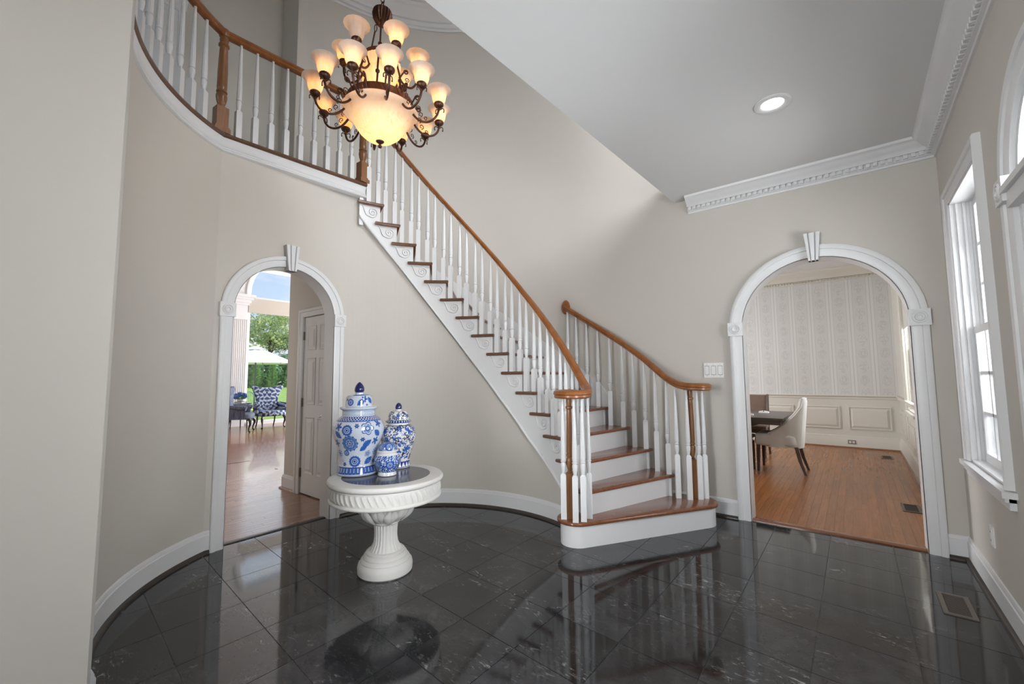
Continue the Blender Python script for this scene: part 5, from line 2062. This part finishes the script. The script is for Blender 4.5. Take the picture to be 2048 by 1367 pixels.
BG = np.array((.60, .66, .75))
WH = np.array((.74, .75, .77))
B1 = np.array((.012, .05, .27))
B2 = np.array((.035, .13, .46))
B3 = np.array((.16, .30, .60))
def put(c, mask, col):
    c[mask] = col
def wrap(a):
    return (a + pi) % (2 * pi) - pi
def flower(c, TH, Z, R, th0, z0, rad, kind):
    u = wrap(TH - th0) * np.maximum(R, .02)
    v = Z - z0
    d = np.hypot(u, v) / rad
    a = np.arctan2(v, u)
    if kind == 'round':
        e = 1 + .07 * np.cos(14 * a)
        put(c, d < e, B2)
        put(c, (d < .95) & (np.cos(14 * a) < -.55) & (d > .6), B1)
        put(c, (d < .60) & (d > .50), BG)
        put(c, (d <= .50), B2)
        put(c, (d < .30) & (d > .22), BG)
        put(c, d < .18, B1)
    elif kind == 'big':
        e = 1 + .06 * np.cos(12 * a)
        put(c, d < e, B1)
        put(c, (d < e - .08) & (d > .55) & (np.abs(np.sin(6 * a)) > .25), B3)
        put(c, (d < e - .2) & (d > .58) & (np.abs(np.sin(6 * a)) > .6), B2)
        put(c, (d < .55), B1)
        put(c, (d < .52) & (d > .26) & (np.abs(np.sin(4.5 * a)) > .4), BG)
        put(c, (d < .46) & (d > .28) & (np.abs(np.sin(4.5 * a)) > .65), B2)
        put(c, (d < .20), BG)
        put(c, (d < .12), B1)
    elif kind == 'open':
        e = .72 + .28 * np.abs(np.cos(2.5 * a))
        put(c, d < e, B1)
        put(c, d < e - .13, BG)
        put(c, (d < e - .3) & (d > .25), B3)
        put(c, d < .34, B1)
        put(c, d < .22, BG)
    elif kind == 'dot':
        e = .78 + .22 * np.cos(6 * a)
        put(c, d < e, B1)
        put(c, d < .22, B3)
    elif kind == 'star':
        e = .76 + .28 * np.cos(5 * a + .5)
        put(c, d < e, B2)
        put(c, (d < e - .12) & (np.abs(np.sin(2.5 * a + .25)) < .16), B1)
        put(c, d < .2, B1)
    elif kind == 'pale':
        e = .8 + .2 * np.cos(10 * a)
        put(c, d < e, B3)
        put(c, (d < .5) & (d > .4), BG)
        put(c, d < .2, B2)
    elif kind[0] == 'l':
        an = {'l1': .7, 'l2': -.7, 'l3': 2.2}[kind]
        x = (u * cos(an) + v * sin(an)) / rad / 1.2
        y = (-u * sin(an) + v * cos(an)) / rad / 1.2
        w = .55 * np.cos(np.clip(x, -1, 1) * pi / 2) * (1 + .12 * np.sin(x * 18))
        put(c, (np.abs(y) < w) & (np.abs(x) < 1), B2)
        put(c, (np.abs(y) < .04) & (np.abs(x) < .95), B1)
def curl(c, TH, Z, R, th0, z0, rad, a0, col, w=.0016):
    u = wrap(TH - th0) * np.maximum(R, .02)
    v = Z - z0
    d = np.hypot(u, v)
    a = (np.arctan2(v, u) - a0) % (2 * pi)
    rr = rad * (1 - .55 * a / (2 * pi))
    put(c, (np.abs(d - rr) < w) & (a < 5.2), col)
    put(c, np.hypot(u - rad * cos(a0) * .9, v - rad * sin(a0) * .9) < w * 2.0, col)

def jar_thing(label, loc, rz=0):
    return thing('ginger_jar', label, 'jar', loc, rz)
CAMA = lambda x, y: atan2(-y, -x)

# tall jar with large blue flowers
JX, JY = -2.565, 1.595
SC1 = .000512
zc = lambda y: (1250 - y) * SC1
rc = lambda r: r * .000563
j1 = jar_thing('tallest blue and white lidded jar with large painted flowers', (JX, JY, TZ))
TC = CAMA(JX, JY)
body = [(0, 1250), (205, 1250), (215, 1249), (228, 1240), (230, 1222), (222, 1190), (212, 1150), (203, 1120), (201, 1080), (210, 1000), (228, 920), (250, 850), (272, 780), (285, 720), (287, 680), (280, 640), (262, 600), (230, 560), (195, 530), (181, 520), (180, 458), (176, 450), (165, 450)]
bprof = [(rc(r), zc(y)) for r, y in body]
def Rat(y):
    return np.interp(-y, [-b[1] for b in body], [b[0] for b in body])
FL = [(-125, 680, 62, 'round'), (-90, 840, 90, 'big'), (-122, 960, 34, 'round'), (-35, 1065, 64, 'round'), (-140, 1100, 27, 'dot'), (-20, 630, 30, 'dot'), (95, 665, 78, 'open'), (45, 795, 30, 'dot'), (100, 980, 38, 'open'), (90, 850, 55, 'l1'), (55, 905, 45, 'l1'), (205, 615, 48, 'star'), (200, 730, 50, 'l2'), (180, 825, 48, 'star'), (180, 965, 48, 'pale'), (108, 1065, 52, 'l1'), (165, 1085, 27, 'dot'), (-210, 640, 48, 'star'), (-215, 735, 52, 'l2'), (-222, 840, 48, 'star'), (-190, 970, 50, 'pale')]
def paint1(TH, Z, R):
    c = np.tile(BG, (len(TH), 1))
    rng = random.Random(2)
    for k in (0, 1):
        for (dx, y, rr, kind) in FL:
            th0 = TC + asin(max(-.97, min(.97, dx / Rat(y)))) + k * pi
            flower(c, TH, Z, R, th0, zc(y), rr * .00054, kind)
    for _ in range(46):
        y = rng.uniform(590, 1110)
        curl(c, TH, Z, R, rng.uniform(-pi, pi), zc(y), .008, rng.uniform(0, 6.28), np.array((.25, .26, .34)), .0009)
    Y = 1250 - Z / SC1
    band = (Y > 522) & (Y < 572)
    put(c, band, B1)
    put(c, band & (np.abs(np.sin(TH * 22 + (Y - 520) * .09)) * np.abs(np.sin(TH * 22 - (Y - 520) * .09)) > .45), BG)
    put(c, (Y > 572) & (Y < 584), B2)
    base = (Y > 1135) & (Y < 1220)
    put(c, base, B1)
    s = np.abs(np.sin(TH * 17))
    put(c, base & (Y > 1150) & (Y < 1200) & (s < .30), BG)
    put(c, base & (s > .75) & (Y > 1145), B2)
    put(c, (Y > 1228) & (Y < 1233), B2)
    neck = (Y > 468) & (Y < 498)
    put(c, neck & (np.sin(TH * 40) * np.sin(Y * .45) > .3) & (np.sin(TH * 5 + 1) > -.2), B3)
    put(c, ((Y > 505) & (Y < 509)) | ((Y > 462) & (Y < 465)), B2)
    return c
painted_lathe('body', bprof, 420, 300, paint1, j1)
lid = [(165, 446), (190, 450), (206, 438), (211, 425), (205, 412), (180, 408), (152, 405), (149, 330), (142, 290), (125, 268), (90, 258), (45, 256), (43, 232), (0, 230)]
def paint1b(TH, Z, R):
    c = np.tile(BG, (len(TH), 1))
    for k in (0, 1):
        for (dx, y, rr, kind) in ((-95, 350, 42, 'round'), (20, 350, 50, 'l1'), (60, 310, 40, 'star'), (118, 330, 42, 'l3'), (-130, 320, 20, 'dot'), (85, 385, 16, 'dot')):
            flower(c, TH, Z, R, TC + asin(dx / 150) + k * pi, zc(y), rr * .00054, kind)
    Y = 1250 - Z / SC1
    put(c, (Y < 268) & (Y > 258), B2)
    put(c, (Y > 436) & (Y < 442), B3)
    return c
lo = painted_lathe('lid', [(rc(r), zc(y)) for r, y in lid], 300, 110, paint1b, j1)
mb = MB()
mb.lathe([(rc(r), zc(y)) for r, y in ((40, 232), (50, 224), (56, 205), (55, 180), (46, 150), (30, 122), (12, 104), (0, 98))], 28, capt=False)
mb.build('finial', 'cobalt_glaze', lo, world=False)

# middle jar with dark vine scrolls
KX, KY = -2.515, 1.872
KC = CAMA(KX, KY)
j2 = jar_thing('medium lidded jar with dense dark blue vine scrolls', (KX, KY, TZ))
S2 = .000528
z2 = lambda y: (1180 - y) * S2
r2_ = lambda r: r * .000575
b2 = [(0, 1180), (130, 1180), (142, 1176), (146, 1160), (140, 1130), (140, 1090), (150, 1030), (172, 950), (195, 860), (208, 790), (210, 740), (200, 695), (175, 655), (140, 630), (120, 624), (118, 600), (110, 598)]
def paint2(TH, Z, R):
    c = np.tile(WH, (len(TH), 1))
    rng = random.Random(9)
    nav = np.array((.012, .016, .07))
    for _ in range(330):
        y = rng.uniform(640, 1085)
        curl(c, TH, Z, R, rng.uniform(-pi, pi), z2(y), rng.uniform(.007, .016), rng.uniform(0, 6.28), nav, rng.uniform(.0014, .0024))
    for _ in range(240):
        flower(c, TH, Z, R, rng.uniform(-pi, pi), z2(rng.uniform(635, 1085)), rng.uniform(.006, .011), rng.choice(('l1', 'l2', 'l3')))
    for k in (0, 1):
        for (dx, y, rr) in ((118, 700, 44), (112, 930, 46), (-165, 700, 44), (-45, 790, 22), (-130, 820, 40), (30, 690, 20), (-20, 960, 30), (60, 850, 24)):
            flower(c, TH, Z, R, KC + asin(dx / 212) + k * pi, z2(y), rr * .00055, 'star')
    Y = 1180 - Z / S2
    bb = (Y > 1092) & (Y < 1168)
    put(c, bb, B1)
    put(c, bb & (np.abs(np.sin(TH * 9)) ** 2 * 52 > np.abs(Y - 1155)) & (Y > 1108) & (Y < 1158), WH)
    put(c, (Y > 630) & (Y < 638), nav)
    return c
painted_lathe('body', [(r2_(r), z2(y)) for r, y in b2], 380, 250, paint2, j2)
l2 = [(108, 596), (135, 604), (152, 592), (158, 578), (140, 570), (124, 564), (120, 520), (110, 480), (90, 458), (48, 448), (36, 446), (34, 430), (0, 428)]
def paint2b(TH, Z, R):
    c = np.tile(WH, (len(TH), 1))
    rng = random.Random(4)
    nav = np.array((.012, .016, .07))
    for _ in range(80):
        curl(c, TH, Z, R, rng.uniform(-pi, pi), z2(rng.uniform(465, 560)), rng.uniform(.006, .012), rng.uniform(0, 6.28), nav, .0018)
    for k in range(6):
        flower(c, TH, Z, R, KC - 1.1 + k * 1.05, z2(510), .016, 'star')
    Y = 1180 - Z / S2
    put(c, (Y > 566) & (Y < 600), B1)
    put(c, (Y > 572) & (Y < 592) & (np.sin(TH * 30) > .5), WH)
    return c
lo = painted_lathe('lid', [(r2_(r), z2(y)) for r, y in l2], 280, 90, paint2b, j2)
mb = MB()
mb.lathe([(r2_(r), z2(y)) for r, y in ((32, 430), (39, 422), (40, 402), (35, 378), (22, 356), (8, 346), (0, 344))], 24, capt=False)
mb.build('finial', 'cobalt_glaze', lo, world=False)

# small squat jar
QX, QY = -2.365, 1.68
j3 = jar_thing('small squat blue and white jar in front of the others', (QX, QY, TZ))
S3 = .00053
z3 = lambda y: (1260 - y) * S3
b3 = [(0, 1260), (106, 1260), (112, 1252), (106, 1225), (104, 1215), (128, 1180), (150, 1140), (160, 1100), (156, 1060), (138, 1025), (112, 1006), (106, 1000), (118, 985), (128, 975), (124, 965), (104, 962)]
def dense(TH, Z, R, y0, y1, seed, ystep):
    Y = 1260 - Z / S3
    c = np.tile(WH, (len(TH), 1))
    put(c, (Y > y0) & (Y < y1), np.array((.34, .42, .60)))
    f = np.sin(TH * 19 + 3 * np.sin(Y * .06)) * np.sin(Y * .11 + 2 * np.sin(TH * 7)) + .5 * np.sin(TH * 43 + Y * .17) * np.sin(Y * .25 - TH * 11)
    put(c, (Y > y0) & (Y < y1) & (f > -.05), B2)
    put(c, (Y > y0) & (Y < y1) & (f > .42), B1)
    put(c, (Y > y0) & (Y < y1) & (f < -.62), WH)
    for k in range(6):
        flower(c, TH, Z, R, CAMA(QX, QY) + .2 + k * 1.047, z3((y0 + y1) / 2 + 5), .026, 'big' if k % 2 else 'round')
    return c
painted_lathe('body', [(r * .00052, z3(y)) for r, y in b3], 260, 150, lambda a, b, c: dense(a, b, c, 1020, 1215, 1, 1), j3)
l3 = [(104, 962), (112, 960), (112, 950), (108, 925), (96, 900), (72, 882), (40, 874), (26, 872), (0, 871)]
painted_lathe('lid', [(r * .00052, z3(y)) for r, y in l3], 220, 60, lambda a, b, c: dense(a, b, c, 870, 955, 1, 1), j3)

# ------------------------------------------------------------------ chandelier
HX, HY = -2.244, 1.502
ch = thing('chandelier', 'large bronze scroll-arm chandelier with glowing alabaster bowls and shades', 'chandelier', (HX, HY, 2.655))
def P_(name, mb, mat, parent=ch, smooth=50):
    return mb.build(name, mat, parent, smooth=smooth)
def W_(x, y, z):
    return (HX + x, HY + y, z)
# chain and ceiling rose
z = 3.60
k = 0
link_m = MB()
link_m.tube([(.012 * cos(a), 0, .021 * sin(a)) for a in [2 * pi * i / 14 for i in range(14)]], .0035, 6, closed=True)
lkm = link_m.mesh('chain_link', 'bronze', 60)
while z < 5.74:
    link('chain_link', lkm, ch, True, (HX, HY, z), (0, 0, (k % 2) * pi / 2))
    z += .034
    k += 1
P_('ceiling_rose', MB().lathe([(.02, -.06), (.05, -.05), (.075, -.02), (.08, 0)], 24, (HX, HY, TOP)), 'bronze')
rib = lambda n, d: (lambda a, z: 1 - d * (.5 - .5 * cos(n * a)))
mb = MB()
mb.lathe([(.005, 3.447), (.012, 3.450), (.016, 3.458), (.030, 3.462), (.046, 3.480), (.060, 3.510), (.063, 3.535), (.057, 3.553), (.035, 3.562), (.02, 3.570), (.008, 3.585)], 144, (HX, HY, 0), flute=lambda a, z: 1 - (.16 * (.5 - .5 * cos(18 * a)) if 3.460 < z < 3.545 else 0))
P_('hub', mb, 'bronze', smooth=30)
for i in range(3):
    a = radians(-160 + 120 * i)
    mb = MB()
    p0 = Vector(W_(.044 * cos(a), .044 * sin(a), 3.475))
    p1 = Vector(W_(.100 * cos(a), .100 * sin(a), 3.222))
    mb.tube([p0 + (p1 - p0) * t for t in (.16, .5, 1)], .0055, 8)
    mb.tube([p0 + (p1 - p0) * (.08 + .08 * cos(q)) + Vector((.012 * sin(q) * sin(a), -.012 * sin(q) * cos(a), 0)) for q in [2 * pi * j / 12 for j in range(12)]], .003, 6, closed=True)
    q = p0 + (p1 - p0) * .84
    mb.tube([q + (p1 - p0) * t for t in (-.03, -.01, .01, .03)], [.004, .013, .013, .004], 8)
    P_('hanging_rod', mb, 'bronze')
def rope_ring(r, z, h, tr):
    mb = MB()
    n = 220
    mb.lathe([(r - .012, z - h), (r, z - h)] + [(r + .006, z - h + 2 * h * i / 8) for i in range(9)] + [(r, z + h), (r - .012, z + h)], n, (HX, HY, 0),
             flute=lambda a, zz: 1 + .018 * sin(40 * a + (zz - z) / h * 3.0) if abs(zz - z) < h * .98 else 1, capb=False, capt=False)
    mb.lathe([(r - .012, z + h), (r - .012, z - h)], n, (HX, HY, 0), capb=False, capt=False)
    return mb
P_('upper_ring', rope_ring(.108, 3.217, .012, 0), 'bronze_red')
ub = MB()
ub.lathe([(.012, 3.036), (.050, 3.044), (.086, 3.075), (.108, 3.12), (.119, 3.165), (.121, 3.195), (.114, 3.205)], 112, (HX, HY, 0), flute=rib(28, .025), capb=True, capt=False)
P_('upper_bowl', ub, 'alabaster')
P_('lower_ring', rope_ring(.196, 2.912, .026, 0), 'bronze_red')
lb = MB()
lb.lathe([(.010, 2.680), (.05, 2.687), (.09, 2.704), (.126, 2.735), (.152, 2.775), (.168, 2.805), (.186, 2.826), (.210, 2.843), (.226, 2.857), (.231, 2.870), (.226, 2.876), (.20, 2.878)], 144, (HX, HY, 0), flute=lambda a, z: 1 - (.02 * (.5 - .5 * cos(36 * a)) if z < 2.815 else 0), capb=True, capt=False)
P_('lower_bowl', lb, 'alabaster')
mb = MB()
mb.lathe([(.0, 2.640), (.010, 2.643), (.013, 2.652), (.009, 2.660), (.006, 2.666), (.020, 2.676), (.026, 2.684), (.024, 2.694), (.0, 2.696)], 24, (HX, HY, 0), capb=False, capt=False)
P_('finial', mb, 'bronze')
for i in range(6):
    a = radians(-42.4 + 60 * i)
    mb = MB()
    mb.tube([W_(r * cos(a), r * sin(a), z) for r, z in ((.110, 3.207), (.122, 3.15), (.143, 3.07), (.143, 3.02), (.160, 2.96), (.180, 2.915))], .006, 8)
    mb.tube([W_(r * cos(a), r * sin(a), z) for r, z in ((.143, 3.03), (.143, 3.04), (.143, 3.05), (.143, 3.06))], [.005, .013, .013, .005], 8)
    P_('frame_bar', mb, 'bronze')

# shade, cup and arm share meshes between copies; each arm is a part with its own sub-parts
sh = MB()
sprof = [(.024, 0), (.035, .010), (.042, .030), (.045, .050), (.049, .066), (.058, .079), (.069, .087), (.076, .090)]
sh.lathe(sprof, 56, flute=rib(14, .02), capb=False, capt=False)
sh.lathe([(r - .003, z) for r, z in sprof], 48, capb=False, capt=False)
shade_m = sh.mesh('shade', 'alabaster', 60)
cu = MB()
cu.lathe([(.006, -.036), (.010, -.031), (.007, -.024), (.016, -.018), (.028, -.008), (.031, .004), (.028, .010), (.022, .012)], 42, flute=lambda a, z: 1 - (.06 * (.5 - .5 * cos(14 * a)) if z > -.016 else 0))
for k in range(3):
    a = 2 * pi * k / 3 + .4
    cu.tube([((.008 + .020 * t + .012 * sin(t * 3)) * cos(a), (.008 + .020 * t + .012 * sin(t * 3)) * sin(a), -.032 + .012 * sin(t * 4.5)) for t in np.linspace(0, 1, 8)], [.003] * 7 + [.005], 6)
cup_m = cu.mesh('candle_cup', 'bronze', 50)
def scroll(cx, cz, r0, r1, a0, turns, n=26):
    return [(cx + (r0 + (r1 - r0) * t) * cos(a0 + turns * 2 * pi * t), 0, cz + (r0 + (r1 - r0) * t) * sin(a0 + turns * 2 * pi * t)) for t in np.linspace(0, 1, n)]
def arm_mesh(pts, sc, vine):
    mb = MB()
    mb.tube([tuple(p) for p in catmull([(x, 0, z) for x, z in pts], 6)], .0068, 8)
    mb.tube(sc, [.0052 - .002 * i / len(sc) for i in range(len(sc))], 7)
    for v in vine:
        mb.tube(v, .0027, 5)
    return mb.mesh('arm', 'bronze', 60)
low_pts = [(.186, 2.915), (.196, 2.880), (.218, 2.838), (.255, 2.803), (.298, 2.790), (.338, 2.802), (.364, 2.830), (.376, 2.862)]
low_sc = [(.192, 0, 2.885), (.206, 0, 2.925), (.222, 0, 2.955)] + scroll(.238, 2.952, .017, .006, 2.8, -1.3)
low_v = [scroll(.240, 2.885, .020, .004, -1.2, 1.2, 16), scroll(.258, 2.842, .017, .004, -1.5, 1.1, 14), scroll(.290, 2.815, .013, .003, -1.6, 1.1, 12)]
low_m = arm_mesh(low_pts, low_sc, low_v)
up_pts = [(.112, 3.12), (.128, 3.09), (.155, 3.062), (.187, 3.055), (.212, 3.078), (.225, 3.112), (.227, 3.146)]
up_sc = [(.112, 0, 3.11), (.128, 0, 3.14), (.142, 0, 3.160)] + scroll(.153, 3.157, .014, .005, 2.6, -1.3)
up_v = [scroll(.158, 3.105, .016, .004, -1.2, 1.2, 14)]
up_m = arm_mesh(up_pts, up_sc, up_v)
lampm = D.lights.new('chandelier_bulb', 'POINT')
lampm.energy = .22
lampm.color = (1.0, .56, .18)
lampm.shadow_soft_size = .012
def bulb(x, y, z, e=None, size=.012):
    l = lampm
    if e:
        l = D.lights.new('chandelier_bowl_bulb', 'POINT')
        l.energy = e
        l.color = lampm.color
        l.shadow_soft_size = size
    o = D.objects.new('chandelier_bulb', l)
    COL.objects.link(o)
    o.location = (x, y, z)
for (cnt, am, r, zc_, off, dead) in ((12, low_m, .376, 2.897, 6.5, -1), (6, up_m, .227, 3.182, 21.2, 5)):
    for i in range(cnt):
        a = radians(-33.7 + off + 360 / cnt * i)
        arm = link('arm', am, ch, True, (HX, HY, 0), a)
        c_ = link('candle_cup', cup_m, arm, False, (r, 0, zc_))
        s_ = link('shade', shade_m, arm, False, (r, 0, zc_ + .006))
        if i != dead:
            bulb(HX + r * cos(a), HY + r * sin(a), zc_ + .038)
bulb(HX, HY, 2.79, 1.1, .05)
bulb(HX, HY, 3.13, .45, .03)
